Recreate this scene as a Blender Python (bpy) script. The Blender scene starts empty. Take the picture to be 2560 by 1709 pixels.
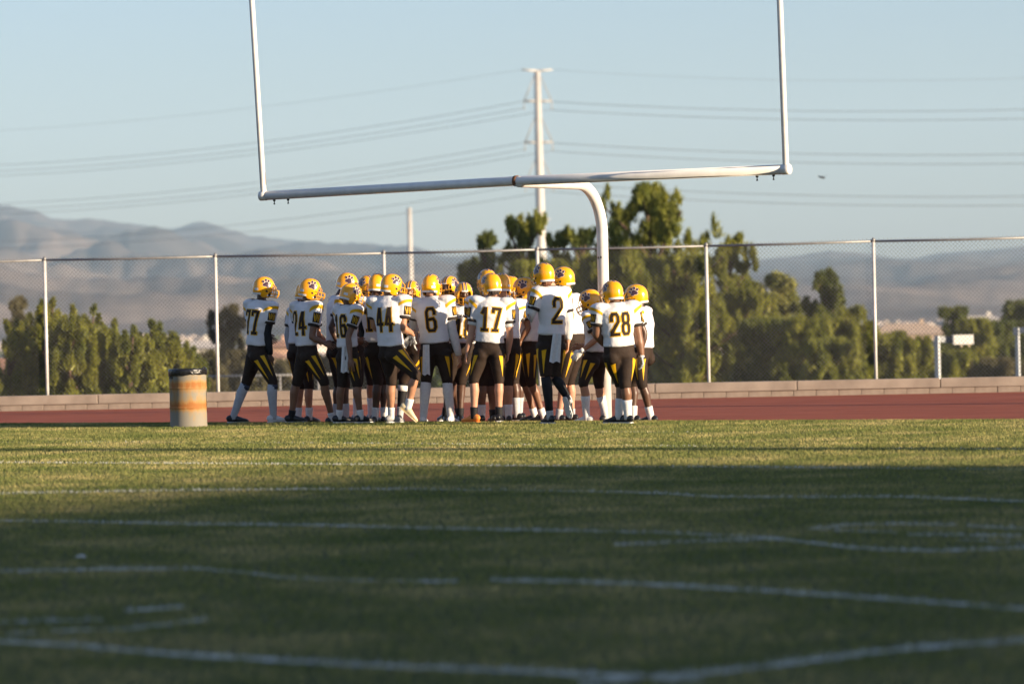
import bpy, bmesh, math, random
import numpy as np
from mathutils import Vector, Matrix, noise
from mathutils.bvhtree import BVHTree

random.seed(7)
np.random.seed(7)
R = math.radians
scene = bpy.context.scene
COL = scene.collection

# ------------------------------------------------------------------ camera
HC = 1.46                     # eye height of the photographer
FPX = 9600.0                  # focal length in photo pixels (135 mm on 36 mm, 2560 px wide)
PITCH = 91.5 / FPX
ROLL = R(1.25)
CF = Vector((0, math.cos(PITCH), -math.sin(PITCH)))
R0 = Vector((1, 0, 0))
U0 = Vector((0, math.sin(PITCH), math.cos(PITCH)))
CR = R0 * math.cos(ROLL) - U0 * math.sin(ROLL)
CU = U0 * math.cos(ROLL) + R0 * math.sin(ROLL)
cam_d = bpy.data.cameras.new('camera')
cam = bpy.data.objects.new('camera', cam_d)
COL.objects.link(cam)
m = Matrix((CR, CU, -CF)).transposed().to_4x4()
m.translation = (0, 0, HC)
cam.matrix_world = m
cam_d.lens = 135
cam_d.sensor_width = 36
cam_d.clip_start = 0.5
cam_d.clip_end = 40000
cam_d.dof.use_dof = True
cam_d.dof.focus_distance = 48.2
cam_d.dof.aperture_fstop = 2.2
scene.camera = cam

# ------------------------------------------------------------------ light
SUN_EL = R(10.0)
SUN_AZ = R(118.8)             # clockwise from +Y, over the photographer's right shoulder
w = bpy.data.worlds.new('World')
scene.world = w
w.use_nodes = True
nt = w.node_tree
sky = nt.nodes.new('ShaderNodeTexSky')
sky.sky_type = 'NISHITA'
sky.sun_disc = False
sky.sun_elevation = SUN_EL
sky.sun_rotation = SUN_AZ
sky.altitude = 600
sky.air_density = 1.0
sky.dust_density = 1.0
sky.ozone_density = 3.0
bg = nt.nodes['Background']
bg.inputs['Strength'].default_value = 0.073
hs_ = nt.nodes.new('ShaderNodeHueSaturation')
hs_.inputs['Saturation'].default_value = 0.90
tn = nt.nodes.new('ShaderNodeMix'); tn.data_type = 'RGBA'; tn.blend_type = 'MULTIPLY'; tn.inputs['Factor'].default_value = 1
tn.inputs['B'].default_value = (1.04, 0.965, 1.04, 1)
nt.links.new(sky.outputs['Color'], hs_.inputs['Color'])
nt.links.new(hs_.outputs['Color'], tn.inputs['A'])
nt.links.new(tn.outputs['Result'], bg.inputs['Color'])
sun_d = bpy.data.lights.new('sun', 'SUN')
sun_d.energy = 5.0
sun_d.angle = R(0.53)
sun_d.color = (1.0, 0.80, 0.56)
sun = bpy.data.objects.new('sun', sun_d)
COL.objects.link(sun)
SUNV = Vector((math.sin(SUN_AZ) * math.cos(SUN_EL), math.cos(SUN_AZ) * math.cos(SUN_EL), math.sin(SUN_EL)))
sun.rotation_euler = SUNV.to_track_quat('Z', 'Y').to_euler()
sun.location = SUNV * 100
vs = scene.view_settings
vs.view_transform = 'Standard'
vs.look = 'None'
vs.exposure = 1.4
vs.gamma = 1
vs.use_curve_mapping = False
scene.cycles.use_denoising = True
scene.cycles.max_bounces = 6
scene.cycles.diffuse_bounces = 3
scene.cycles.glossy_bounces = 3
scene.cycles.transmission_bounces = 4
scene.cycles.volume_bounces = 0
scene.cycles.sample_clamp_indirect = 4

# ------------------------------------------------------------------ pixel -> place
def ray(px, py):
    return (CF + CR * ((px - 1280) / FPX) + CU * ((854.5 - py) / FPX))
def at(px, py, depth):
    d = ray(px, py)
    return Vector((0, 0, HC)) + d * (depth / d.y)
def on_ground(px, py, z=0.0):
    d = ray(px, py)
    return Vector((0, 0, HC)) + d * ((z - HC) / d.z)
E0 = Vector((-6.95, 52.1)); E1 = Vector((5.93, 44.5))
EDIR = (E1 - E0).normalized()
ENRM = Vector((-EDIR.y, EDIR.x))
if ENRM.y < 0: ENRM = -ENRM
def beyond(x, y):
    return (x - E0.x) * ENRM.x + (y - E0.y) * ENRM.y
def gz(x, y):
    s = beyond(x, y)
    return 0.0 if s < 0 else -0.03 - 0.0133 * s

# ------------------------------------------------------------------ materials
MATS = {}
def ramp(nodes, links, fac, stops):
    r = nodes.new('ShaderNodeValToRGB')
    el = r.color_ramp.elements
    while len(el) < len(stops): el.new(0.5)
    for e, (p, c) in zip(el, stops):
        e.position = p; e.color = (*c, 1)
    links.new(fac, r.inputs['Fac'])
    return r.outputs['Color']
def mat(name, col, rough=0.6, var=0.12, scale=8.0, bump=0.0, bscale=60.0, spec=0.5, metal=0.0, coat=0.0, col2=None, detail=4.0,
        stretch=None, island=0.0, transl=0.0, sheen=0.0, obj_coords=True):
    if name in MATS: return MATS[name]
    mt = bpy.data.materials.new(name)
    mt.use_nodes = True
    n, l = mt.node_tree.nodes, mt.node_tree.links
    b = n['Principled BSDF']
    tc = n.new('ShaderNodeTexCoord')
    vec = tc.outputs['Object']
    if stretch:
        mp = n.new('ShaderNodeMapping'); mp.inputs['Scale'].default_value = stretch
        l.new(vec, mp.inputs['Vector']); vec = mp.outputs['Vector']
    nz = n.new('ShaderNodeTexNoise'); nz.inputs['Scale'].default_value = scale; nz.inputs['Detail'].default_value = detail
    l.new(vec, nz.inputs['Vector'])
    c2 = col2 if col2 else tuple(min(1, c * (1 + var)) for c in col)
    c1 = col if col2 else tuple(c * (1 - var) for c in col)
    out = ramp(n, l, nz.outputs['Fac'], [(0.32, c1), (0.68, c2)])
    if island > 0:
        gi = n.new('ShaderNodeNewGeometry')
        hsv = n.new('ShaderNodeHueSaturation')
        mr = n.new('ShaderNodeMapRange'); mr.inputs['To Min'].default_value = 1 - island; mr.inputs['To Max'].default_value = 1 + island
        l.new(gi.outputs['Random Per Island'], mr.inputs['Value'])
        l.new(mr.outputs['Result'], hsv.inputs['Value'])
        l.new(out, hsv.inputs['Color']); out = hsv.outputs['Color']
    l.new(out, b.inputs['Base Color'])
    b.inputs['Roughness'].default_value = rough
    b.inputs['Specular IOR Level'].default_value = spec
    b.inputs['Metallic'].default_value = metal
    b.inputs['Coat Weight'].default_value = coat
    b.inputs['Coat Roughness'].default_value = 0.08
    if sheen: b.inputs['Sheen Weight'].default_value = sheen
    if bump > 0:
        nb = n.new('ShaderNodeTexNoise'); nb.inputs['Scale'].default_value = bscale; nb.inputs['Detail'].default_value = 3
        l.new(vec, nb.inputs['Vector'])
        bp = n.new('ShaderNodeBump'); bp.inputs['Strength'].default_value = bump; bp.inputs['Distance'].default_value = 0.02
        l.new(nb.outputs['Fac'], bp.inputs['Height']); l.new(bp.outputs['Normal'], b.inputs['Normal'])
    if transl > 0:
        tr = n.new('ShaderNodeBsdfTranslucent'); l.new(out, tr.inputs['Color'])
        mx = n.new('ShaderNodeMixShader'); mx.inputs['Fac'].default_value = transl
        l.new(b.outputs['BSDF'], mx.inputs[1]); l.new(tr.outputs['BSDF'], mx.inputs[2])
        l.new(mx.outputs['Shader'], n['Material Output'].inputs['Surface'])
    MATS[name] = mt
    return mt

# ------------------------------------------------------------------ mesh helpers
def fast_mesh(name, V, F, smooth=False):
    V = np.asarray(V, np.float32); F = np.asarray(F, np.int32)
    me = bpy.data.meshes.new(name)
    k = F.shape[1]
    me.vertices.add(len(V)); me.vertices.foreach_set('co', V.ravel())
    me.loops.add(F.size); me.loops.foreach_set('vertex_index', F.ravel())
    me.polygons.add(len(F))
    me.polygons.foreach_set('loop_start', np.arange(len(F), dtype=np.int32) * k)
    me.polygons.foreach_set('loop_total', np.full(len(F), k, np.int32))
    if smooth: me.polygons.foreach_set('use_smooth', np.ones(len(F), bool))
    me.update(calc_edges=True)
    return me
def link(name, me, material=None, parent=None):
    o = bpy.data.objects.new(name, me)
    COL.objects.link(o)
    if material is not None and me is not None and len(me.materials) == 0:
        me.materials.append(material)
    if parent is not None:
        o.parent = parent
        o.matrix_parent_inverse = Matrix.Translation(-parent_origin(parent))
    return o
def parent_origin(p):
    v = Vector((0, 0, 0))
    while p is not None:
        v += p.location; p = None if p.parent is None else None
    return v
def thing(name, label, cat, loc=(0, 0, 0), group=None):
    o = bpy.data.objects.new(name, None)
    COL.objects.link(o)
    o.location = loc
    o.empty_display_size = 0.2
    tag(o, label, cat, group)
    return o
def tag(o, label=None, cat=None, group=None, kind=None):
    if label: o['label'] = label
    if cat: o['category'] = cat
    if group: o['group'] = group
    if kind: o['kind'] = kind
    return o

class MB:
    """collects closed shapes in world space, builds one mesh"""
    def __init__(self): self.V = []; self.F = []; self.n = 0
    def add(self, V, F):
        self.V.extend([tuple(v) for v in V])
        self.F.extend([tuple(i + self.n for i in f) for f in F])
        self.n = len(self.V)
        return self
    def box(self, c, s, M=None):
        x, y, z = s[0] / 2, s[1] / 2, s[2] / 2
        vs_ = [Vector((a * x, b * y, d * z)) for a in (-1, 1) for b in (-1, 1) for d in (-1, 1)]
        if M is not None: vs_ = [M @ v for v in vs_]
        vs_ = [v + Vector(c) for v in vs_]
        return self.add(vs_, [(0, 1, 3, 2), (4, 6, 7, 5), (0, 4, 5, 1), (2, 3, 7, 6), (0, 2, 6, 4), (1, 5, 7, 3)])
    def loft(self, C, RX, RY=None, xdir=None, seg=14, dome=True):
        """rings round a path; RX along xdir, RY across"""
        RY = RX if RY is None else RY
        C = [Vector(c) for c in C]
        k = len(C)
        rings = []
        for i in range(k):
            t = (C[min(i + 1, k - 1)] - C[max(i - 1, 0)])
            t = t.normalized() if t.length > 1e-9 else Vector((0, 0, 1))
            x = Vector(xdir[i]) if isinstance(xdir, list) else (Vector(xdir) if xdir is not None else (Vector((1, 0, 0)) if abs(t.x) < .8 else Vector((0, 1, 0))))
            x = x - t * x.dot(t)
            x = x.normalized() if x.length > 1e-6 else t.orthogonal().normalized()
            y = t.cross(x)
            rings.append((C[i], x, y, RX[i], RY[i], t))
        if dome:
            def cap(r, sgn):
                c, x, y, a, b, t = r
                h = min(a, b) * dome if not isinstance(dome, bool) else min(a, b) * .5
                return [(c + t * sgn * h * .6, x, y, a * .82, b * .82, t), (c + t * sgn * h * .93, x, y, a * .45, b * .45, t)]
            s = cap(rings[0], -1); e = cap(rings[-1], 1)
            rings = [s[1], s[0]] + rings + e
        V = []; F = []
        for (c, x, y, a, b, t) in rings:
            for j in range(seg):
                th = 2 * math.pi * j / seg
                V.append(c + x * (a * math.cos(th)) + y * (b * math.sin(th)))
        nr = len(rings)
        for i in range(nr - 1):
            for j in range(seg):
                j2 = (j + 1) % seg
                F.append((i * seg + j, i * seg + j2, (i + 1) * seg + j2, (i + 1) * seg + j))
        F.append(tuple(reversed(range(seg))))
        F.append(tuple((nr - 1) * seg + j for j in range(seg)))
        return self.add(V, F)
    def ell(self, c, r, M=None, seg=14, rows=8):
        V = []; F = []
        for i in range(1, rows):
            p = math.pi * i / rows
            for j in range(seg):
                t = 2 * math.pi * j / seg
                v = Vector((r[0] * math.sin(p) * math.cos(t), r[1] * math.sin(p) * math.sin(t), -r[2] * math.cos(p)))
                V.append((M @ v if M is not None else v) + Vector(c))
        b = Vector((0, 0, -r[2])); tp = Vector((0, 0, r[2]))
        if M is not None: b = M @ b; tp = M @ tp
        V.append(b + Vector(c)); V.append(tp + Vector(c))
        nb = len(V) - 2
        for i in range(rows - 2):
            for j in range(seg):
                j2 = (j + 1) % seg
                F.append((i * seg + j, i * seg + j2, (i + 1) * seg + j2, (i + 1) * seg + j))
        for j in range(seg):
            j2 = (j + 1) % seg
            F.append((nb, j2, j)); F.append((nb + 1, (rows - 2) * seg + j, (rows - 2) * seg + j2))
        return self.add(V, F)
    def mesh(self, name, smooth=True):
        me = bpy.data.meshes.new(name)
        me.from_pydata([tuple(v) for v in self.V], [], self.F)
        me.update()
        if smooth: me.polygons.foreach_set('use_smooth', [True] * len(me.polygons))
        return me
    def build(self, name, material, parent=None, smooth=True):
        return link(name, self.mesh(name, smooth), material, parent)
def bevel_box_mesh(name, s, bev=0.01, seg=2):
    bm = bmesh.new()
    bmesh.ops.create_cube(bm, size=1)
    bmesh.ops.scale(bm, vec=s, verts=bm.verts)
    bmesh.ops.bevel(bm, geom=bm.edges[:], offset=bev, segments=seg, profile=.7, affect='EDGES')
    me = bpy.data.meshes.new(name); bm.to_mesh(me); bm.free()
    return me
def tube_part(name, pts, r, material, parent, seg=10, smooth=True):
    rr = r if isinstance(r, (list, tuple)) else [r] * len(pts)
    return MB().loft(pts, list(rr), seg=seg, dome=False).build(name, material, parent, smooth)
HAZE = 6.0e-5
# ================================================================== SETTING
S = 1.0898                     # notes taken on a 2349 px wide view
# ---- terrain beyond the fence, valley and mountains
RIDGE = [(-2200, 560), (-900, 470), (-300, 500), (0, 521), (65, 534), (130, 556), (165, 567), (210, 561), (295, 561), (360, 572), (425, 588),
         (470, 578), (545, 588), (610, 596), (710, 602), (830, 616), (930, 628), (1040, 640), (1200, 645), (1400, 640), (1600, 648),
         (1750, 660), (1850, 662), (1890, 652), (1950, 643), (2020, 643), (2075, 626), (2135, 632), (2190, 643), (2240, 652),
         (2290, 648), (2360, 632), (2450, 627), (2560, 619), (2900, 600), (3600, 640), (5000, 620)]
rx = np.array([p[0] for p in RIDGE], float); ry = np.array([p[1] for p in RIDGE], float)
DR = 14000.0
def horizon_y(px): return 763 - (px - 1280) * math.tan(ROLL)
def terr(az, d):
    px = 1280 + FPX * math.tan(max(-1.2, min(1.2, az)))
    if d <= 70: z = -0.75
    elif d < 100: z = -0.75 - (d - 70) * 0.085
    elif d < 400: z = -3.3 - (d - 100) * 0.018
    elif d < 1500: z = -8.7 - (d - 400) * 0.012
    else: z = -21.9
    if d > 90: z += 0.35 * noise.noise(Vector((math.sin(az) * d * .05, math.cos(az) * d * .05, 3.3)))
    if d > 3500:
        pr = np.interp(px, rx, ry)
        zr = max(60, (horizon_y(px) - pr) / FPX * DR + HC)
        t = (d - 3500) / (DR - 3500)
        pm = sum(np.interp(px + q, rx, ry) + (q * math.tan(ROLL)) for q in (-700, -450, -200, 0, 200, 450, 700)) / 7
        zm = max(60, (horizon_y(px) - pm) / FPX * DR + HC)
        zr = zm + (zr - zm) * min(1, max(0, t)) ** 5
        nx, ny = math.sin(az) * d / 420.0, math.cos(az) * d / 420.0
        rough = noise.fractal(Vector((nx, ny, 1.7)), 1.0, 2.1, 5)
        rid = 1 - abs(noise.noise(Vector((nx * .45 + 9, ny * .45, 5.1)))) * 2
        if t < 1:
            z = z + (zr - z) * (t ** 1.55) + (rough * .30 + rid * .14) * zr * math.sin(min(1, t) * math.pi) ** .7
        else:
            z = z + (zr - z) * max(0, 1 - (t - 1) * 1.6) + rough * zr * .06
    return z
def build_terrain():
    azs = list(np.radians(np.concatenate([np.linspace(-180, -13, 50)[:-1], np.linspace(-13, -9, 14)[:-1], np.linspace(-9, 9, 330), np.linspace(9, 13, 14)[1:], np.linspace(13, 180, 50)[1:]])))
    ds = list(np.concatenate([[66, 70, 74, 80, 88, 96], np.geomspace(104, 3500, 38), np.linspace(3600, 14400, 100), np.linspace(14700, 16000, 4)]))
    V = [(math.sin(a) * d, math.cos(a) * d, terr(a, d)) for d in ds for a in azs]
    na = len(azs)
    F = [(i * na + j, i * na + j + 1, (i + 1) * na + j + 1, (i + 1) * na + j) for i in range(len(ds) - 1) for j in range(na - 1)]
    me = fast_mesh('hills', V, F, True)
    mt = bpy.data.materials.new('desert'); mt.use_nodes = True
    n, l = mt.node_tree.nodes, mt.node_tree.links
    b = n['Principled BSDF']; b.inputs['Roughness'].default_value = .95; b.inputs['Specular IOR Level'].default_value = .1
    tc = n.new('ShaderNodeTexCoord')
    n1 = n.new('ShaderNodeTexNoise'); n1.inputs['Scale'].default_value = .0016; n1.inputs['Detail'].default_value = 8; n1.inputs['Roughness'].default_value = .62
    l.new(tc.outputs['Object'], n1.inputs['Vector'])
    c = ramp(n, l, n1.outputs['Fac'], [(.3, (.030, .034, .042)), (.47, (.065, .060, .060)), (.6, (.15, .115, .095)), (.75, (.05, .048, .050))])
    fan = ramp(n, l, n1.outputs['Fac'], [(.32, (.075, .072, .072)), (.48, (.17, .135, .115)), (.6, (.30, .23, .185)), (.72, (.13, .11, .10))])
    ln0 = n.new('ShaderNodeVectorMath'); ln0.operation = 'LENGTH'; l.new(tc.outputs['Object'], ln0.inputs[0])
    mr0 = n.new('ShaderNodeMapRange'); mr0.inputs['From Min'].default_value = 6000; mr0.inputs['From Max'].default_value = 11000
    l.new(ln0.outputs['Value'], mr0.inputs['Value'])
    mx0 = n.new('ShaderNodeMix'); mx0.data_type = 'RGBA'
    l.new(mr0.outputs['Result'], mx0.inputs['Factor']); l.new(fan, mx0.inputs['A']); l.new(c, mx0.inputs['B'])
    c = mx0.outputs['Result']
    # scrub close by
    sx = n.new('ShaderNodeTexNoise'); sx.inputs['Scale'].default_value = .35; sx.inputs['Detail'].default_value = 5
    l.new(tc.outputs['Object'], sx.inputs['Vector'])
    c2 = ramp(n, l, sx.outputs['Fac'], [(.35, (.10, .095, .04)), (.62, (.27, .22, .13))])
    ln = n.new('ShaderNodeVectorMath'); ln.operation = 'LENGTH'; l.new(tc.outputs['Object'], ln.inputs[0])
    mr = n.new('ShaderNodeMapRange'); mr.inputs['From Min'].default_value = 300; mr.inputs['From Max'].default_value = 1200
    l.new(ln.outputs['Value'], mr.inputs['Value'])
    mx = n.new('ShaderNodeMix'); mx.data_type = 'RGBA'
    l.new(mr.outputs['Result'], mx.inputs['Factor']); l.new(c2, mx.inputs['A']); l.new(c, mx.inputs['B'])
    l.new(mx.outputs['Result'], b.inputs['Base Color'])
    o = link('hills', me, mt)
    tag(o, kind='structure')
build_terrain()
def terr_xy(x, y): return terr(math.atan2(x, y), math.hypot(x, y))

# ---- playing field: one sheet of turf with a lip at its far edge
def grass_material():
    mt = bpy.data.materials.new('turf_soil'); mt.use_nodes = True
    n, l = mt.node_tree.nodes, mt.node_tree.links
    b = n['Principled BSDF']; b.inputs['Roughness'].default_value = .95; b.inputs['Specular IOR Level'].default_value = .15
    tc = n.new('ShaderNodeTexCoord')
    a = n.new('ShaderNodeTexNoise'); a.inputs['Scale'].default_value = .55; a.inputs['Detail'].default_value = 6; a.inputs['Roughness'].default_value = .65
    l.new(tc.outputs['Object'], a.inputs['Vector'])
    c = ramp(n, l, a.outputs['Fac'], [(.3, (.05, .07, .016)), (.5, (.085, .096, .028)), (.7, (.17, .15, .055))])
    f = n.new('ShaderNodeTexNoise'); f.inputs['Scale'].default_value = 26; f.inputs['Detail'].default_value = 5
    l.new(tc.outputs['Object'], f.inputs['Vector'])
    c2 = ramp(n, l, f.outputs['Fac'], [(.3, (.35, .35, .35)), (.7, (1.3, 1.3, 1.3))])
    mx = n.new('ShaderNodeMix'); mx.data_type = 'RGBA'; mx.blend_type = 'MULTIPLY'; mx.inputs['Factor'].default_value = 1
    l.new(c, mx.inputs['A']); l.new(c2, mx.inputs['B']); l.new(mx.outputs['Result'], b.inputs['Base Color'])
    bp = n.new('ShaderNodeBump'); bp.inputs['Strength'].default_value = 1; bp.inputs['Distance'].default_value = .03
    l.new(f.outputs['Fac'], bp.inputs['Height']); l.new(bp.outputs['Normal'], b.inputs['Normal'])
    return mt
ext = 62.0
A = E0 - EDIR * ext; B = E1 + EDIR * ext
C_ = B - ENRM * 150; D_ = A - ENRM * 150
V = []
for z in (0.0, -0.12):
    V += [(A.x, A.y, z), (B.x, B.y, z), (C_.x, C_.y, z), (D_.x, D_.y, z)]
fld = link('grass_field', fast_mesh('grass_field', V, [(0, 3, 2, 1), (0, 1, 5, 4), (1, 2, 6, 5), (2, 3, 7, 6), (3, 0, 4, 7)]), grass_material())
tag(fld, kind='structure')

# ---- running track behind the field
WL_ = at(0, 1027, 69.8); WR_ = at(2560, 981, 67.8)     # foot of the low wall
wdir = (Vector((WR_.x, WR_.y)) - Vector((WL_.x, WL_.y))).normalized()
wn = Vector((-wdir.y, wdir.x))
WA = Vector((WL_.x, WL_.y)) - wdir * 30; WB = Vector((WR_.x, WR_.y)) + wdir * 30
V = []; F = []
N_ = 60
zw = (WL_.z + WR_.z) / 2
for i in range(N_ + 1):
    t = i / N_
    p = (E0 - EDIR * 30) * (1 - t) + (E1 + EDIR * 30) * t - ENRM * 0.3
    q = WA * (1 - t) + WB * t + wn * 0.25
    for k in range(5):
        u = k / 4
        r_ = p * (1 - u) + q * u
        V.append((r_.x, r_.y, -0.034 + (zw + 0.034) * u))
for i in range(N_):
    for k in range(4):
        F.append((i * 5 + k, (i + 1) * 5 + k, (i + 1) * 5 + k + 1, i * 5 + k + 1))
trk = link('running_track', fast_mesh('running_track', V, F, True),
           mat('track_rubber', (.27, .062, .028), .85, scale=.9, col2=(.36, .092, .045), bump=.35, bscale=240, spec=.25, detail=7))
tag(trk, kind='structure')
def gz(x, y):                      # height of what one stands on
    s = beyond(x, y)
    if s < 0.0: return 0.0
    p = Vector((x, y)); 
    dw = (WA - p).dot(wn)
    u = s / max(.01, s + dw)
    return -0.034 + (zw + 0.034) * u

# ---- low wall of concrete slabs on small blocks
WH = 0.275
wall = thing('retaining_wall', 'low tan concrete block wall along the back of the red running track', 'wall', (WA.x + 30 * wdir.x, WA.y + 30 * wdir.y, zw))
m_slab = mat('slab_concrete', (.27, .22, .18), .9, scale=2.2, col2=(.39, .32, .26), bump=.25, bscale=55, spec=.2, detail=8)
m_blk = mat('block_concrete', (.24, .19, .155), .9, scale=3.5, col2=(.35, .285, .23), bump=.35, bscale=70, spec=.2, detail=8)
ang = math.atan2(wdir.y, wdir.x)
MR = Matrix.Rotation(ang, 3, 'Z')
def place_piece(name, me, material, parent, t, off, z, zw_=None):
    o = link(name, me, material, parent)
    p = WA + wdir * t + wn * off
    o.location = (p.x, p.y, z)
    o.rotation_euler = (random.uniform(-.002, .002), 0, ang + random.uniform(-.002, .002))
    return o
SLAB = 2.53
slab_me = bevel_box_mesh('slab', (SLAB - .014, .30, .165), .012)
blk_me = bevel_box_mesh('block', (.40 - .008, .28, .112), .008)
x0 = at(1636, 960, 68.4); t_joint = (Vector((x0.x, x0.y)) - WA).dot(wdir) % SLAB
LEN = (WB - WA).length
wall_t0, wall_t1 = 24.0, LEN - 24.0
k = 0
t = t_joint + SLAB / 2
while t < LEN:
    if wall_t0 < t < wall_t1:
        place_piece('slab', slab_me, m_slab, wall, t, .15 + random.uniform(-.004, .004), zw + .11 + .083)
    t += SLAB
t = .2
while t < LEN:
    if wall_t0 < t < wall_t1:
        place_piece('block', blk_me, m_blk, wall, t, .165 + random.uniform(-.004, .004), zw + .054)
    t += .40
pc = WA + wdir * (LEN / 2) + wn * .19
MB().box((pc.x, pc.y, zw - .12), (LEN - 48, .2, .74), MR).build('core', m_blk, wall, False)

# ---- chain-link fence
FD = 69.1
def fence_pt(px, py):
    # a point on the fence's vertical plane (just behind the wall)
    d = ray(px, py); o = Vector((0, 0, HC))
    w0 = WA + wn * .42
    t_ = ((w0.x - o.x) * wn.x + (w0.y - o.y) * wn.y) / (d.x * wn.x + d.y * wn.y)
    return o + d * t_
fence = thing('chain_link_fence', 'tall galvanised chain-link fence on the low wall behind the running track', 'fence', fence_pt(1280, 960))
m_galv = mat('galvanised', (.23, .23, .225), .45, scale=9, var=.15, metal=.35, spec=.5)
m_post = mat('post_paint', (.62, .60, .56), .5, scale=7, var=.12, metal=.1)
m_wire = mat('wire', (.17, .17, .17), .5, scale=4, var=.2, metal=.4)
post_px = [(-314, 663, 1001), (111, 650, 990), (538, 641, 983), (959, 633, 976), (1343, 624, 969), (1765, 615, 957), (2183, 603, 950), (2605, 593, 945)]
tops = []
for (px, yt, yb) in post_px:
    pt = fence_pt(px, yt); zb = zw - .3
    tops.append(pt)
    po = MB().loft([(pt.x, pt.y, zb), (pt.x, pt.y, pt.z + .005)], [.030, .030], seg=14, dome=False)
    o = po.build('post', m_post, fence)
    MB().loft([(pt.x, pt.y, pt.z), (pt.x, pt.y, pt.z + .03), (pt.x, pt.y, pt.z + .055)], [.036, .036, .02], seg=12, dome=True).build('cap', m_galv, o)
for a, b in zip(tops[:-1], tops[1:]):
    mid = (a + b) / 2 + Vector((0, 0, -.008))
    MB().loft([a, mid, b], [.021] * 3, seg=10, dome=False).build('top_rail', m_galv, fence)
# wires
V = []; F = []
def wire(p, q, r=.0026):
    t_ = (q - p).normalized()
    x = wnv; y = t_.cross(x).normalized()
    i = len(V)
    for c in (p, q):
        for a in (0, 2.094, 4.189):
            V.append(c + x * (r * math.cos(a)) + y * (r * math.sin(a)))
    for j in range(3):
        F.append((i + j, i + (j + 1) % 3, i + 3 + (j + 1) % 3, i + 3 + j))
wnv = Vector((wn.x, wn.y, 0))
wd3 = Vector((wdir.x, wdir.y, 0))
fa = tops[0]; fL = (Vector((tops[-1].x, tops[-1].y)) - Vector((fa.x, fa.y))).length
zb = zw + .26
def rail_z(s):
    for a, b in zip(tops[:-1], tops[1:]):
        sa = (a - fa).dot(wd3); sb = (b - fa).dot(wd3)
        if s <= sb: return a.z + (b.z - a.z) * (s - sa) / (sb - sa)
    return tops[-1].z
base = Vector((fa.x, fa.y, 0)) + wnv * .034
pitch_ = .073
H_ = rail_z(fL / 2) + .03 - zb
nw = int((fL + H_) / pitch_)
for sgn in (1, -1):
    for i in range(nw):
        s0 = -H_ + i * pitch_ if sgn == 1 else i * pitch_
        a_s, b_s = s0, s0 + sgn * H_
        # clip to 0..fL
        def pt_(s): 
            f = (s - a_s) / (b_s - a_s)
            return base + wd3 * s + Vector((0, 0, zb + f * (rail_z(min(max(b_s, 0), fL)) + .03 - zb))) + wnv * (.0022 * sgn)
        lo, hi = max(0, min(a_s, b_s)), min(fL, max(a_s, b_s))
        if hi - lo < .02: continue
        p, q = (pt_(lo), pt_(hi))
        segs = 3
        for j in range(segs):
            wire(p.lerp(q, j / segs), p.lerp(q, (j + 1) / segs))
# twisted points along the top
for i in range(int(fL / pitch_)):
    s = (i + .5) * pitch_
    b_ = base + wd3 * s + Vector((0, 0, rail_z(s) + .018))
    wire(b_, b_ + Vector((0, 0, .032)) + wd3 * random.uniform(-.008, .008), .0035)
wm = link('wire_mesh', fast_mesh('wire_mesh', V, F), m_wire, fence)
tag(wm, kind='stuff')

# ---- field markings: polylines read off the photograph, laid on the turf
LINES = [  # (pixel polyline, width m, strength)
    ([(-200, 1104), (0, 1105), (640, 1107), (1280, 1112), (1900, 1118), (2760, 1126)], .09, .35),
    ([(-200, 1156), (0, 1157), (460, 1159), (926, 1162), (1280, 1165), (1900, 1168), (2760, 1175)], .10, .75),
    ([(-200, 1236), (0, 1234), (300, 1229), (545, 1225), (900, 1223), (1280, 1225), (1480, 1229), (1661, 1234), (1800, 1243), (2050, 1243), (2240, 1242), (2533, 1253), (2760, 1262)], .10, .9),
    ([(-200, 1299), (0, 1302), (230, 1305), (490, 1311), (760, 1313), (1000, 1319), (1280, 1325), (1660, 1332), (1934, 1346), (2150, 1372), (2330, 1378), (2560, 1370), (2760, 1362)], .10, .9),
    ([(-200, 1434), (0, 1430), (250, 1424), (490, 1422), (620, 1432), (708, 1444), (900, 1451), (1144, 1455)], .11, .8),
    ([(1225, 1451), (1416, 1455), (1640, 1462), (1934, 1479), (2250, 1500), (2560, 1523), (2800, 1541)], .11, .8),
    ([(-200, 1588), (0, 1604), (200, 1615), (400, 1633), (545, 1643), (900, 1663), (1280, 1678), (1520, 1690), (1750, 1700)], .12, .8),
    ([(1450, 1712), (1600, 1695), (1760, 1684), (1930, 1665), (2206, 1628), (2400, 1612), (2560, 1603), (2800, 1585)], .12, .75),
    ([(310, 1527), (370, 1524), (460, 1518)], .16, .6), ([(0, 1557), (120, 1552), (255, 1549)], .14, .45),
    ([(130, 1577), (330, 1572), (430, 1558), (530, 1548)], .14, .7), ([(20, 1586), (90, 1582)], .12, .4),
    ([(1535, 1363), (1680, 1357), (1780, 1352), (1960, 1349)], .12, .8), ([(2025, 1323), (2110, 1313), (2260, 1310), (2390, 1313)], .09, .7),
    ([(2050, 1325), (2240, 1331)], .09, .5), ([(2420, 1316), (2560, 1322), (2700, 1328)], .09, .6), ([(2265, 1337), (2380, 1338), (2560, 1341)], .09, .6),
    ([(2400, 1350), (2560, 1357)], .08, .45), ([(700, 1076), (1000, 1077), (1500, 1081), (2100, 1083)], .06, .25)]
m_paint = bpy.data.materials.new('line_paint'); m_paint.use_nodes = True
n, l = m_paint.node_tree.nodes, m_paint.node_tree.links
b = n['Principled BSDF']; b.inputs['Roughness'].default_value = .95; b.inputs['Specular IOR Level'].default_value = .1
tc = n.new('ShaderNodeTexCoord'); nz = n.new('ShaderNodeTexNoise'); nz.inputs['Scale'].default_value = 9; nz.inputs['Detail'].default_value = 6
l.new(tc.outputs['Object'], nz.inputs['Vector'])
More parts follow.
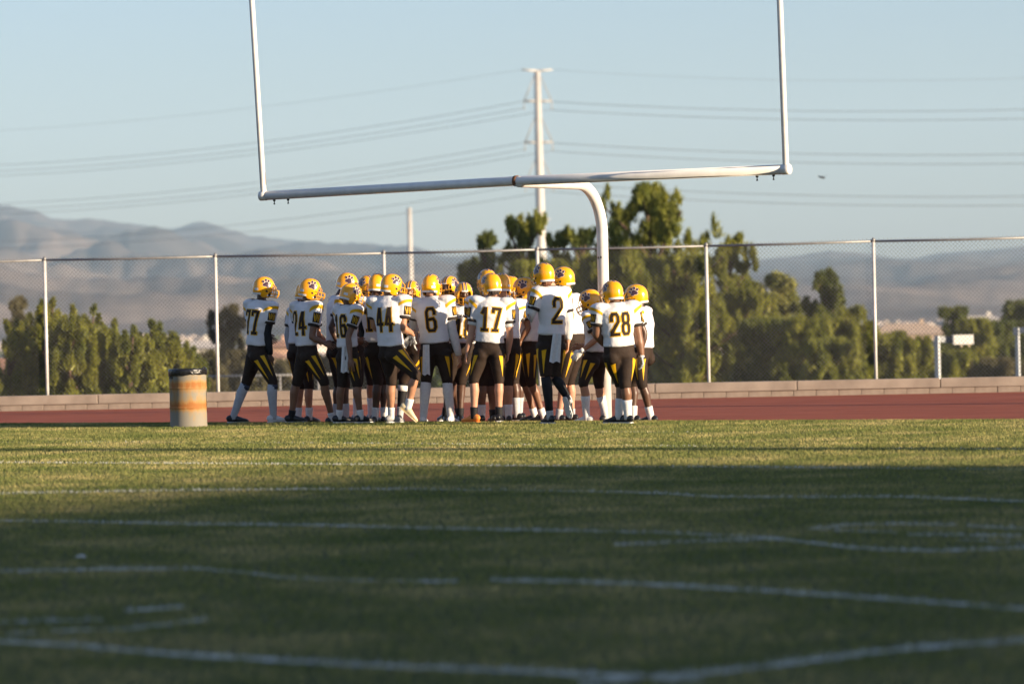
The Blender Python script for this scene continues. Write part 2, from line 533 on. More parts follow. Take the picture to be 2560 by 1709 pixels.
l.new(ramp(n, l, nz.outputs['Fac'], [(.38, (.10, .11, .045)), (.52, (.40, .41, .34)), (.7, (.66, .67, .62))]), b.inputs['Base Color'])
marks = []   # world polylines for the painted blades
for poly, wd, st in LINES:
    P = [on_ground(x, y, 0.0) for x, y in poly]
    Q = []
    for a_, b_ in zip(P[:-1], P[1:]):
        ns = max(2, int((b_ - a_).length / .12))
        Q += [a_.lerp(b_, j / ns) for j in range(ns)]
    Q.append(P[-1])
    marks.append((np.array([(q.x, q.y) for q in Q]), wd, st))
    V = []; F = []
    for i, q in enumerate(Q):
        t_ = (Q[min(i + 1, len(Q) - 1)] - Q[max(i - 1, 0)]).normalized()
        nn = Vector((-t_.y, t_.x, 0))
        ww = wd / 2 * (1 + .5 * noise.noise(q * 2.3)) * (.35 + .65 * st) * (.35 if noise.noise(q * .55 + Vector((9, 3, 1))) < -.28 else 1)
        V += [q + nn * ww + Vector((0, 0, .004)), q - nn * ww + Vector((0, 0, .004))]
        if i: F.append((2 * i - 2, 2 * i - 1, 2 * i + 1, 2 * i))
    o = link('field_line', fast_mesh('field_line', V, F), m_paint)
    tag(o, kind='structure')

# ---- blades of grass over the part of the field in view
def build_grass():
    rng = np.random.default_rng(3)
    parts = []
    for (d0, d1, dens) in ((12.5, 18, 1500), (18, 26, 1450), (26, 36, 1500), (36, 54, 1500)):
        wmax = d1 * .145 + .8
        n_ = int((d1 - d0) * 2 * wmax * dens)
        x = rng.uniform(-wmax, wmax, n_); y = rng.uniform(d0, d1, n_)
        keep = (np.abs(x) < y * .142 + .6)
        s = (x - E0.x) * ENRM.x + (y - E0.y) * ENRM.y
        keep &= s < -.005
        parts.append(np.stack([x[keep], y[keep]], 1))
    # a fringe along the turf's far edge
    t_ = rng.uniform(-3, (E1 - E0).length + 3, 26000)
    s_ = -np.abs(rng.normal(0, .05, len(t_)))
    parts.append(np.stack([E0.x + EDIR.x * t_ + ENRM.x * s_, E0.y + EDIR.y * t_ + ENRM.y * s_], 1))
    P = np.concatenate(parts)
    N = len(P)
    paint = np.zeros(N, np.float32)
    for Q, wd, st in marks:
        lo = Q.min(0) - .3; hi = Q.max(0) + .3
        idx = np.where((P[:, 0] > lo[0]) & (P[:, 0] < hi[0]) & (P[:, 1] > lo[1]) & (P[:, 1] < hi[1]))[0]
        if len(idx) == 0: continue
        order = np.argsort(Q[:, 0]); qx = Q[order, 0]; qy = Q[order, 1]
        yi = np.interp(P[idx, 0], qx, qy, left=1e6, right=1e6)
        dd = np.abs(P[idx, 1] - yi) * .86
        fade = np.array([noise.noise(Vector((float(p[0]) * .55, float(p[1]) * .55, 4.2))) for p in P[idx[dd < wd]]]) if (dd < wd).any() else None
        hit = np.where(dd < wd)[0]
        pr = min(1, st * 1.25) * np.clip(1.7 - dd[hit] / (wd * .55), 0, 1) * np.clip(.95 + fade * 2.6, .05, 1)
        paint[idx[hit]] = np.maximum(paint[idx[hit]], (rng.uniform(0, 1, len(hit)) < pr).astype(np.float32))
    h = rng.uniform(.012, .028, N); h[rng.uniform(0, 1, N) < .02] *= 1.6
    wdt = rng.uniform(.0022, .0044, N) * (1 + (P[:, 1] > 36) * .25)
    th = rng.uniform(0, 2 * np.pi, N)
    lean = rng.uniform(.1, .9, N) * h; la = rng.uniform(0, 2 * np.pi, N)
    cx, sx = np.cos(th) * wdt, np.sin(th) * wdt
    V = np.zeros((N, 3, 3), np.float32)
    V[:, 0, 0] = P[:, 0] - cx; V[:, 0, 1] = P[:, 1] - sx
    V[:, 1, 0] = P[:, 0] + cx; V[:, 1, 1] = P[:, 1] + sx
    V[:, 2, 0] = P[:, 0] + np.cos(la) * lean; V[:, 2, 1] = P[:, 1] + np.sin(la) * lean; V[:, 2, 2] = h
    me = fast_mesh('grass', V.reshape(-1, 3), np.arange(N * 3, dtype=np.int32).reshape(-1, 3))
    at_ = me.attributes.new('paint', 'FLOAT', 'POINT')
    at_.data.foreach_set('value', np.repeat(paint, 3))
    mt = bpy.data.materials.new('grass_blade'); mt.use_nodes = True
    n, l = mt.node_tree.nodes, mt.node_tree.links
    b = n['Principled BSDF']; b.inputs['Roughness'].default_value = .7; b.inputs['Specular IOR Level'].default_value = .25
    tc = n.new('ShaderNodeTexCoord')
    a = n.new('ShaderNodeTexNoise'); a.inputs['Scale'].default_value = .8; a.inputs['Detail'].default_value = 6; a.inputs['Roughness'].default_value = .65
    l.new(tc.outputs['Object'], a.inputs['Vector'])
    c = ramp(n, l, a.outputs['Fac'], [(.33, (.125, .170, .045)), (.5, (.24, .255, .090)), (.66, (.45, .40, .19))])
    gi = n.new('ShaderNodeNewGeometry')
    c2 = ramp(n, l, gi.outputs['Random Per Island'], [(0, (.6, .7, .55)), (.7, (1.05, 1.0, .9)), (1, (1.9, 1.6, 1.4))])
    mx = n.new('ShaderNodeMix'); mx.data_type = 'RGBA'; mx.blend_type = 'MULTIPLY'; mx.inputs['Factor'].default_value = 1
    l.new(c, mx.inputs['A']); l.new(c2, mx.inputs['B'])
    ap = n.new('ShaderNodeAttribute'); ap.attribute_name = 'paint'
    m2 = n.new('ShaderNodeMix'); m2.data_type = 'RGBA'
    l.new(ap.outputs['Fac'], m2.inputs['Factor']); l.new(mx.outputs['Result'], m2.inputs['A']); m2.inputs['B'].default_value = (.62, .63, .58, 1)
    l.new(m2.outputs['Result'], b.inputs['Base Color'])
    tr = n.new('ShaderNodeBsdfTranslucent'); l.new(m2.outputs['Result'], tr.inputs['Color'])
    ms = n.new('ShaderNodeMixShader'); ms.inputs['Fac'].default_value = .3
    l.new(b.outputs['BSDF'], ms.inputs[1]); l.new(tr.outputs['BSDF'], ms.inputs[2]); l.new(ms.outputs['Shader'], n['Material Output'].inputs['Surface'])
    o = link('grass', me, mt)
    tag(o, 'short dry green grass covering the football field', 'grass', kind='stuff')
build_grass()

# ================================================================== VEGETATION
def leaf_cloud(C, RAD, per, L, W, up, rng, spread=.85, outw=.7):
    """per leaves in each clump: thin bent quads; C clump centres, RAD clump radii"""
    n_ = len(C) * per
    c = np.repeat(C, per, 0); r = np.repeat(RAD, per)
    d = rng.normal(0, 1, (n_, 3)); d /= np.linalg.norm(d, axis=1)[:, None]
    rad = rng.uniform(0, 1, n_) ** .45
    p = c + d * (r * rad)[:, None] * np.array([1, 1, spread])
    ax = d * outw + rng.normal(0, .55, (n_, 3)) + np.array([0, 0, up])
    ax /= np.linalg.norm(ax, axis=1)[:, None]
    sd = np.cross(ax, rng.normal(0, 1, (n_, 3))); sd /= np.linalg.norm(sd, axis=1)[:, None]
    ll = rng.uniform(.6, 1.3, n_) * L; ww = rng.uniform(.6, 1.3, n_) * W
    V = np.zeros((n_, 3, 3))
    V[:, 0] = p - ax * (ll / 2)[:, None] + sd * (ww / 2)[:, None]
    V[:, 1] = p - ax * (ll / 2)[:, None] - sd * (ww / 2)[:, None]
    V[:, 2] = p + ax * (ll / 2)[:, None]
    return V.reshape(-1, 3), np.arange(n_ * 3).reshape(-1, 3)
def brush_cloud(C, RAD, per, L, W, rng, tall=2.4, fat=.8):
    """upright pointed tufts of needles"""
    n_ = len(C) * per
    c = np.repeat(C, per, 0); r = np.repeat(RAD, per)
    tilt = np.repeat(rng.normal(0, .22, (len(C), 2)), per, 0)
    a = rng.uniform(0, 2 * np.pi, n_); h = rng.uniform(0, 1, n_) ** 1.1
    rr = r * fat * np.sqrt(rng.uniform(.02, 1, n_)) * (1.02 - h) ** .75
    z = (h - .45) * tall * r
    rad = np.stack([np.cos(a), np.sin(a), np.zeros(n_)], 1)
    p = c + rad * rr[:, None]
    p[:, 2] += z; p[:, 0] += tilt[:, 0] * z; p[:, 1] += tilt[:, 1] * z
    ax = rad * rng.uniform(.2, 1.1, n_)[:, None] + rng.normal(0, .3, (n_, 3)) + np.array([0, 0, .95])
    ax /= np.linalg.norm(ax, axis=1)[:, None]
    sd = np.cross(ax, rng.normal(0, 1, (n_, 3))); sd /= np.linalg.norm(sd, axis=1)[:, None]
    ll = rng.uniform(.6, 1.3, n_) * L; ww = rng.uniform(.6, 1.3, n_) * W
    V = np.zeros((n_, 3, 3))
    V[:, 0] = p - ax * (ll / 2)[:, None] + sd * (ww / 2)[:, None]
    V[:, 1] = p - ax * (ll / 2)[:, None] - sd * (ww / 2)[:, None]
    V[:, 2] = p + ax * (ll / 2)[:, None]
    return V.reshape(-1, 3), np.arange(n_ * 3).reshape(-1, 3)
m_bark = mat('bark', (.10, .062, .042), .9, scale=12, var=.35, bump=.5, bscale=30)
LEAF = {
    'pine': mat('pine_needles', (.14, .165, .026), .6, scale=.9, col2=(.30, .30, .052), island=.45, transl=.35, spec=.3),
    'dark': mat('dark_needles', (.075, .105, .024), .6, scale=.9, col2=(.155, .175, .036), island=.45, transl=.3, spec=.3),
    'pale': mat('pale_leaves', (.17, .19, .042), .6, scale=.9, col2=(.30, .29, .08), island=.4, transl=.3, spec=.3),
    'bush': mat('bush_leaves', (.12, .145, .020), .5, scale=1.2, col2=(.29, .285, .042), island=.5, transl=.35, spec=.4),
    'dry': mat('dry_leaves', (.11, .105, .05), .7, scale=.7, col2=(.19, .165, .085), island=.4, transl=.25, spec=.2)}
def tree(px, top, hw, depth, style, label, group, name='pine_tree', cat='tree', seed=0, low=0.12, lobes=0, nclump=None):
    rng = np.random.default_rng(1000 + seed)
    tp = at(px, top, depth)
    zb = terr_xy(tp.x, tp.y) - .1
    H = tp.z - zb
    RW = hw / FPX * depth * (1.22 if style != 'bush' else 1.65)
    root = thing(name, label, cat, (tp.x, tp.y, zb), group)
    bend = rng.uniform(-.25, .25, 2) * RW
    def axis(f): return Vector((tp.x + bend[0] * math.sin(f * 3), tp.y + bend[1] * math.sin(f * 2.4), zb + H * f))
    tr = MB()
    fs = np.linspace(0, .93, 7)
    tr.loft([axis(f) for f in fs], [max(.02, H * .022 * (1 - f * .85)) for f in fs], seg=8)
    C = []; RD = []
    bushy = style in ('bush',)
    n_c = nclump or (100 if not bushy else 105)
    sites = []
    if style in ('pine', 'dark', 'dry'):
        nb_ = 30 if hw > 80 else 22
        for i in range(nb_):
            f = low + (.97 - low) * ((i + rng.uniform(-.4, .4)) / nb_ if i else .02) ** .9
            f = min(.96, max(low, f))
            prof = max(.20, min(1, (1 - f) / .17) ** .6 * (1.0 + .28 * math.sin(f * 15 + seed * 1.7)))
            a = i * 2.4 + rng.uniform(-.5, .5)
            Lb = RW * prof * rng.uniform(.7, 1.12)
            b0 = axis(f); rise = rng.uniform(.0, .55)
            tip_ = b0 + Vector((math.cos(a) * Lb, math.sin(a) * Lb, rise * Lb))
            sites.append((f, tip_))
            for q in np.linspace(.2, 1.0, 10):
                c = b0.lerp(tip_, float(q))
                C.append((c.x + rng.normal(0, .07) * RW, c.y + rng.normal(0, .07) * RW, c.z + rng.normal(.03, .17) * RW))
                RD.append(RW * rng.uniform(.13, .25) * (.8 + .35 * (1 - f)))
        for i in range(30):
            f = low + (1 - low) * rng.uniform(0, .82); c = axis(f); wf = .34 * min(1, (1 - f) / .5)
            C.append((c.x + rng.normal(0, wf) * RW, c.y + rng.normal(0, wf) * RW, c.z)); RD.append(RW * rng.uniform(.18, .32))
    for i in range(0 if style in ('pine', 'dark', 'dry') else n_c):
        f = low + ((.90 if bushy else 1) - low) * rng.uniform(0, 1) ** (.85)
        if bushy: prof = 1.25 * (1 - f) ** .30 * (.6 + .4 * math.sin(min(1, f * 2.2) * 1.57))
        elif style == 'pale': prof = math.sqrt(max(.02, 1 - ((f - .45) / .56) ** 2))
        else: prof = max(.22, min(1, (1 - f) / .42) ** .75 * (1.05 + .3 * math.sin(f * 15 + seed * 1.7)))
        a = rng.uniform(0, 2 * np.pi)
        rr = RW * prof * math.sqrt(rng.uniform(.12, 1))
        c = axis(f)
        C.append((c.x + math.cos(a) * rr, c.y + math.sin(a) * rr, c.z - (.10 * RW if not bushy else 0)))
        RD.append(RW * rng.uniform(.20, .36) * (.75 + .4 * (1 - f)))
        if i % 9 == 0: sites.append((f, C[-1]))
    C.append((axis(.97).x, axis(.97).y, axis(.96).z)); RD.append(RW * .16)
    if bushy:
        for i in range(13):
            a = rng.uniform(0, 2 * np.pi); rr = RW * math.sqrt(rng.uniform(0, .8)); z1 = rng.uniform(.80, 1.04) - .20 * rr / RW
            c = axis(.5)
            for q in range(5):
                C.append((c.x + math.cos(a) * rr + rng.normal(0, .02), c.y + math.sin(a) * rr, zb + H * (z1 - q * .030))); RD.append(RW * (.03 + .026 * q))
    for f, c in sites:
        s = axis(max(.03, f - .12)); c = Vector(c)
        tr.loft([s, s.lerp(c, .5) + Vector((0, 0, .06 * RW)), c], [H * .009, H * .006, .008 * H * .4], seg=6)
    tr.build('trunk', m_bark, root)
    C = np.array(C); RD = np.array(RD)
    C[:, 2] = np.minimum(C[:, 2], zb + H - RD * 1.05)
    sc_ = depth / 100.0
    if bushy: V, F = brush_cloud(C, RD * .85, 190, .20 * sc_, .046 * sc_, rng, 2.0, .9)
    elif style == 'pale': V, F = leaf_cloud(C, RD * 1.15, 230, .17 * sc_, .060 * sc_, .1, rng)
    else: V, F = brush_cloud(C, RD * .80, 112, .24 * sc_, .040 * sc_, rng)
    link('crown', fast_mesh('crown', V, F), LEAF[style], root)
    return root
# bushes on the left, close behind the fence
BG = 'leafy bushes behind the left end of the fence'
bush = [(18, 797, 62, 97, 'leafy green bush at the left edge of the picture behind the fence'),
        (74, 776, 44, 101, 'dark leafy bush just left of the leftmost fence post'),
        (106, 739, 34, 99, 'tall narrow bush shoots right behind the leftmost fence post'),
        (134, 733, 30, 100, 'tallest upright shoots just right of the leftmost fence post'),
        (188, 756, 46, 96, 'bushy green shrub right of the leftmost fence post'),
        (236, 753, 42, 97, 'green shrub with spiky tips midway between the barrel and the left post'),
        (287, 792, 46, 98, 'rounded green shrub left of the slim shrub above the barrel'),
        (336, 808, 42, 96, 'low green shrub up and left of the barrel'),
        (378, 789, 28, 97, 'slim upright shrub above the left side of the barrel'),
        (402, 797, 30, 103, 'dark slim shrub directly above the barrel'),
        (440, 826, 40, 98, 'green shrub above the barrel, sloping down to the right'),
        (484, 862, 34, 100, 'small low shrub just right of the barrel')]
for i, (a, b_, c, d, lb) in enumerate(bush):
    tree(a, b_, c, d, 'bush', lb, BG, 'bush', 'bush', i, low=.03)
    if i % 2 == 0:
        pass
FT = 'small far trees and scrub below the mountains'
for i, (a, b_, c, d, st, lb) in enumerate([
        (38, 737, 26, 170, 'dry', 'thin pale tree rising behind the bushes at the far left'),
        (560, 765, 44, 190, 'dry', 'pale airy tree right of the second fence post from the left'),
        (520, 880, 50, 150, 'dry', 'dull scrub bush behind the second fence post from the left'),
        (610, 880, 48, 165, 'dry', 'dull yellow scrub behind the leftmost player'),
        (700, 905, 56, 170, 'dry', 'low scrub seen between the two leftmost players'),
        (790, 890, 60, 175, 'dry', 'low scrub mostly hidden behind the left side of the huddle'),
        (900, 900, 60, 175, 'dry', 'scrub hidden behind the middle of the huddle'),
        (1020, 885, 60, 180, 'pine', 'green scrub seen between the legs of the huddle')]):
    tree(a, b_, c, d, st, lb, FT, 'scrub_tree', 'tree', 40 + i, low=.05)
PG = 'pine trees behind the fence right of centre'
for i, (a, b_, c, d, st, lb) in enumerate([
        (1210, 566, 36, 182, 'dark', 'small dark pine top left of the steel power pole'),
        (1302, 526, 66, 176, 'pine', 'rounded green pine right in front of the power pole base'),
        (1392, 568, 36, 180, 'pine', 'small round pine top just right of the power pole base'),
        (1452, 560, 42, 186, 'dark', 'dark pine just left of the white goal post'),
        (1160, 648, 50, 190, 'dark', 'low dark pine at the left end of the pine row'),
        (1330, 655, 92, 170, 'pine', 'broad low pine behind the tallest players'),
        (1500, 640, 84, 184, 'pine', 'broad green pine filling in behind the goal post'),
        (1622, 459, 112, 172, 'pine', 'tallest pine with a broad crown right of the goal post'),
        (1546, 512, 66, 178, 'dark', 'dark pine tucked between the goal post and the tallest pine'),
        (1725, 640, 92, 166, 'pine', 'green pine low between the tallest pine and the fence post'),
        (1818, 584, 60, 175, 'pine', 'slender pine just right of the third fence post from the right'),
        (1860, 705, 74, 168, 'pine', 'bushy pine at the foot of the slender pine'),
        (1945, 678, 74, 196, 'pale', 'pale round-headed tree right of the slender pine'),
        (1915, 800, 74, 160, 'dark', 'dark low pine below the pale round tree'),
        (2062, 673, 52, 170, 'dark', 'dark ragged pine left of the rightmost fence post'),
        (2000, 790, 66, 158, 'pine', 'bushy low pine between the pale tree and the ragged pine'),
        (2110, 768, 56, 164, 'pine', 'green pine sloping down to the rightmost fence post'),
        (2080, 850, 70, 155, 'pine', 'low spreading pine at the foot of the ragged pine'),
        (2165, 806, 46, 166, 'pine', 'green shrubby pine right behind the rightmost fence post')]):
    tree(a, b_, c, d, st, lb, PG, 'pine_tree', 'tree', 80 + i, low=.05, nclump=150 if c > 80 else None)
RG = 'bushes and trees at the right edge'
for i, (a, b_, c, d, st, lb) in enumerate([
        (2235, 832, 50, 165, 'pine', 'low green bush right of the rightmost fence post'),
        (2300, 846, 46, 170, 'pine', 'low green bush left of the white steel post'),
        (2385, 770, 34, 260, 'dark', 'dark far tree standing above the white steel post'),
        (2442, 800, 52, 210, 'pine', 'yellow-green pine right of the white steel post'),
        (2395, 880, 50, 175, 'pine', 'low bush under the white board'),
        (2485, 806, 60, 280, 'dark', 'dark far trees left of the right picture edge'),
        (2556, 755, 50, 290, 'dark', 'tall dark far tree at the right picture edge'),
        (2490, 900, 56, 175, 'dry', 'dry scrub bush between the two white steel posts')]):
    tree(a, b_, c, d, st, lb, RG, 'scrub_tree' if st == 'dry' else 'bushy_tree', 'tree', 120 + i, low=.04)
# ================================================================== GOAL POST
m_white = mat('white_enamel', (.74, .72, .69), .4, scale=7, var=.07, detail=8, spec=.5, coat=.2)
m_rust = mat('rust', (.16, .07, .03), .9, scale=20, var=.4)
m_dark = mat('dark_rubber', (.015, .015, .016), .6, var=.2)
cbL = at(651, 490, 48.25); cbR = at(1975, 423, 43.85)
cbd = (cbR - cbL).normalized()
ctr = at(1300, 452, 46.05)
goal = thing('goal_post', 'white gooseneck football goal post standing over the huddled players', 'goal post', (at(1510, 900, 48.0).x, 48.0, gz(1.1, 48)))
crossbar = MB().loft([cbL + cbd * .09, ctr, cbR - cbd * .09], [.057, .057, .057], seg=24, dome=False).build('crossbar', m_white, goal)
for e, s in ((cbL, 1), (cbR, -1)):
    MB().loft([e, e + cbd * s * .006, e + cbd * s * .10], [.050, .0605, .0605], seg=24, dome=False).build('end_sleeve', m_white, crossbar)
    for q in (.22, .44):
        b0 = e + cbd * s * q - Vector((0, 0, .055))
        MB().loft([b0, b0 - Vector((0, 0, .02)), b0 - Vector((0, 0, .021)), b0 - Vector((0, 0, .045)), b0 - Vector((0, 0, .046)), b0 - Vector((0, 0, .06))],
                  [.016, .016, .006, .006, .011, .011], seg=8, dome=False).build('net_hook', m_dark, crossbar)
gdir = Vector((ENRM.x, ENRM.y, 0))           # away from the field
arm0 = ctr - gdir * .02 + Vector((0, 0, .0))
pt = at(1506, 600, 47.95); pb = at(1516, 1056, 47.95); pb.z = gz(pb.x, pb.y) - .06
top = Vector((pt.x, pt.y, 0)) + (Vector((pb.x, pb.y, 0)) - Vector((pt.x, pt.y, 0))) * -.05
za = arm0.z - .012
ax2 = (Vector((top.x, top.y, 0)) - Vector((arm0.x, arm0.y, 0)))
al = ax2.length; ax2.normalize()
rb = .62
path = [arm0 - ax2 * .02, arm0 + ax2 * .06]
path = [Vector((p.x, p.y, za)) for p in path]
st_ = Vector((arm0.x, arm0.y, za)) + ax2 * (al - rb)
for i in range(0, 13):
    a_ = math.pi / 2 * i / 12
    path.append(st_ + ax2 * (rb * math.sin(a_)) - Vector((0, 0, rb * (1 - math.cos(a_)))))
path.append(pb)
rad = [.066, .068] + [.070] * 13 + [.071]
MB().loft(path, rad, seg=28, dome=False).build('gooseneck', m_white, goal)
MB().loft([ctr - ax2 * .0 + cbd * -.075, ctr + cbd * .0 - cbd * .03], [.0655, .0655], seg=24, dome=False).build('saddle_clamp', m_rust, crossbar)
for e, px0, py0, px1, py1, dp in ((cbL + cbd * .05, 653, 475, 624, 0, 47.7), (cbR - cbd * .055, 1964, 412, 1949, 0, 44.4)):
    a_ = at(px0, py0, dp); b_ = at(px1, py1, dp)
    d_ = (b_ - a_).normalized()
    base_ = Vector((e.x, e.y, e.z + .045))
    up_ = MB().loft([base_, base_ + d_ * 3.0, base_ + d_ * 6.1], [.037, .034, .031], seg=18, dome=True).build('upright', m_white, goal)
    if px0 < 1000:
        MB().loft([base_ + d_ * .09 + Vector((.034, -.012, 0)), base_ + d_ * .25 + Vector((.032, -.012, 0))], [.006, .004], seg=6).build('rust_streak', m_rust, up_)
for dx, dz in ((-.022, 0.0), (.012, .004)):
    q = at(1500, 644, 47.95)
    MB().ell((q.x + dx, q.y - .068, q.z + dz), (.011, .006, .017), seg=8, rows=6).build('stencil_mark', m_dark, goal)

# ================================================================== BARREL
bp = at(472, 1058, 49.0); bz = gz(bp.x, bp.y)
barrel = thing('trash_barrel', 'rusty dented steel drum with a black bag liner, left of the players', 'barrel', (bp.x, bp.y, bz))
mt = bpy.data.materials.new('rusty_drum'); mt.use_nodes = True
n, l = mt.node_tree.nodes, mt.node_tree.links
b = n['Principled BSDF']; b.inputs['Roughness'].default_value = .75; b.inputs['Specular IOR Level'].default_value = .3
tc = n.new('ShaderNodeTexCoord')
nz = n.new('ShaderNodeTexNoise'); nz.inputs['Scale'].default_value = 7; nz.inputs['Detail'].default_value = 9; nz.inputs['Roughness'].default_value = .7
mpz = n.new('ShaderNodeMapping'); mpz.inputs['Scale'].default_value = (1.6, 1.6, .45)
l.new(tc.outputs['Object'], mpz.inputs['Vector']); l.new(mpz.outputs['Vector'], nz.inputs['Vector'])
sp = n.new('ShaderNodeSeparateXYZ'); l.new(tc.outputs['Object'], sp.inputs[0])
wv = n.new('ShaderNodeValToRGB')
stops = [(0, .05), (.10, .12), (.24, .25), (.335, .85), (.37, .95), (.47, .45), (.56, .30), (.68, .75), (.74, .80), (.82, .2), (.93, .25), (1, .7)]
while len(wv.color_ramp.elements) < len(stops): wv.color_ramp.elements.new(.5)
for e, (p, v) in zip(wv.color_ramp.elements, stops): e.position = p; e.color = (v, v, v, 1)
dv = n.new('ShaderNodeMath'); dv.operation = 'DIVIDE'; dv.inputs[1].default_value = .75
l.new(sp.outputs['Z'], dv.inputs[0]); l.new(dv.outputs[0], wv.inputs['Fac'])
ml = n.new('ShaderNodeMath'); ml.operation = 'MULTIPLY_ADD'; ml.inputs[1].default_value = 1.5; ml.inputs[2].default_value = -.62
l.new(nz.outputs['Fac'], ml.inputs[0])
ad = n.new('ShaderNodeMath'); ad.operation = 'ADD'; l.new(ml.outputs[0], ad.inputs[0]); l.new(wv.outputs['Color'], ad.inputs[1])
l.new(ramp(n, l, ad.outputs[0], [(.36, (.25, .225, .18)), (.54, (.30, .225, .135)), (.78, (.37, .205, .075)), (1.0, (.33, .13, .035))]), b.inputs['Base Color'])
bm_ = MB()
prof = [(0, .236), (.012, .240), (.03, .236), (.225, .236), (.237, .236), (.246, .244), (.255, .236), (.27, .236), (.475, .236), (.487, .236), (.496, .244), (.505, .236), (.52, .236), (.70, .237), (.715, .239), (.722, .243), (.735, .243)]
V = []; F = []; SG = 48
for z, r_ in prof:
    for j in range(SG):
        a_ = 2 * math.pi * j / SG
        rr = r_ * (1 + .006 * noise.noise(Vector((math.cos(a_) * 1.3, math.sin(a_) * 1.3, z * 3))))
        V.append((rr * math.cos(a_), rr * math.sin(a_), z))
for i in range(len(prof) - 1):
    for j in range(SG):
        F.append((i * SG + j, i * SG + (j + 1) % SG, (i + 1) * SG + (j + 1) % SG, (i + 1) * SG + j))
me = fast_mesh('drum', V, F, True); me.materials.append(mt)
o = bpy.data.objects.new('drum', me); COL.objects.link(o); o.parent = barrel
V = []; F = []
for k_, (z, r_) in enumerate([(.655, .2455), (.66, .2475), (.70, .248), (.728, .250), (.742, .246), (.742, .232), (.72, .222), (.55, .21)]):
    for j in range(SG):
        a_ = 2 * math.pi * j / SG
        nn_ = noise.noise(Vector((math.cos(a_) * 5, math.sin(a_) * 5, k_ * .35)))
        zz = z + (.022 * nn_ if k_ == 0 else .006 * nn_) + (.012 * math.cos(a_ + .6) if k_ <= 1 else 0)
        V.append(((r_ + .005 * abs(nn_)) * math.cos(a_), (r_ + .005 * abs(nn_)) * math.sin(a_), zz))
for i in range(7):
    for j in range(SG):
        F.append((i * SG + j, i * SG + (j + 1) % SG, (i + 1) * SG + (j + 1) % SG, (i + 1) * SG + j))
me = fast_mesh('bag_liner', V, F, True); me.materials.append(mat('black_plastic', (.012, .012, .013), .22, var=.1, bump=.6, bscale=35, spec=.6))
o = bpy.data.objects.new('bag_liner', me); COL.objects.link(o); o.parent = barrel
for a_ in (205, 218):
    h_ = MB().ell((.238 * math.cos(R(a_)), .238 * math.sin(R(a_)), .635), (.012, .012, .018), seg=8, rows=6).mesh('hole'); h_.materials.append(m_dark)
    o = bpy.data.objects.new('hole', h_); COL.objects.link(o); o.parent = barrel
# twist of the liner on the right rim
h_ = MB().loft([(.19, -.12, .735), (.215, -.10, .752), (.235, -.05, .748)], [.012, .016, .006], seg=6).mesh('bag_knot'); h_.materials.append(MATS['black_plastic'])
o = bpy.data.objects.new('bag_knot', h_); COL.objects.link(o); o.parent = barrel

# scrap of paper on the shaded turf
q = on_ground(202, 1396)
V = [(q.x + x * .6, q.y + y * .6, .008 + z * .6) for x, y, z in ((-.05, -.03, 0), (.0, -.045, .02), (.055, -.02, .004), (-.04, .03, .018), (.01, .04, .03), (.05, .035, .01))]
o = link('paper_scrap', fast_mesh('paper_scrap', V, [(0, 1, 4, 3), (1, 2, 5, 4)]), mat('paper', (.7, .7, .68), .8))
md = o.modifiers.new('t', 'SOLIDIFY'); md.thickness = .004
tag(o, 'small crumpled white paper scrap on the shaded grass at lower left', 'paper')

# ================================================================== POWER POLES AND LINES
m_steel = mat('pole_steel', (.50, .475, .44), .6, scale=.5, var=.08, metal=.1)
m_steel2 = mat('weathered_arm', (.34, .33, .32), .6, scale=.8, var=.12, metal=.2)
m_cable = mat('cable', (.24, .25, .26), .6, var=.1)
DP = 600.0
pp = at(1343, 178, DP); pbz = terr_xy(pp.x, pp.y) - 1
pole = thing('power_pole', 'tall pale steel power pole with three levels of crossarms', 'power pole', (pp.x, pp.y, pbz))
def plevel(py): return at(1343, py, DP).z
MB().loft([(pp.x, pp.y, pbz), (pp.x, pp.y, pbz + 20), (pp.x, pp.y, pp.z)], [.90, .78, .47], seg=18, dome=False).build('mast', m_steel, pole)
uv = Vector((1, .35, 0)).normalized()       # crossarm direction
ends = []
for py, half, thick, lift in ((178, 2.55, .16, .22), (253, 2.3, .21, 0), (356, 2.3, .21, 0), (458, 2.35, .21, 0)):
    z = plevel(py)
    for s in (-1, 1):
        a_ = Vector((pp.x, pp.y, z)); e = a_ + uv * (s * half) + Vector((0, 0, lift))
        MB().loft([a_, e], [thick * 1.15, thick * .7], seg=8, dome=False).build('crossarm', m_steel if py < 200 else m_steel2, pole)
        ends.append((py, s, e))
        if py > 200:
            ins = MB()
            ins.loft([e, e - Vector((0, 0, .9)), e - Vector((0, 0, 1.3))], [.07, .07, .10], seg=6)
            ins.build('insulator', m_steel2, pole)
            # guy struts up to the mast
            ztop = z + (plevel(py - 62) - z)
            MB().loft([e, Vector((pp.x, pp.y, ztop)) + uv * (s * .5)], [.085, .075], seg=6, dome=False).build('brace', m_steel2, pole)
for k_, (py, side) in enumerate(((548, 1),)):
    a_ = Vector((pp.x, pp.y, plevel(548)))
    MB().loft([a_, a_ + uv * 1.6], [.12, .10], seg=6, dome=False).build('step_bracket', m_steel, pole)
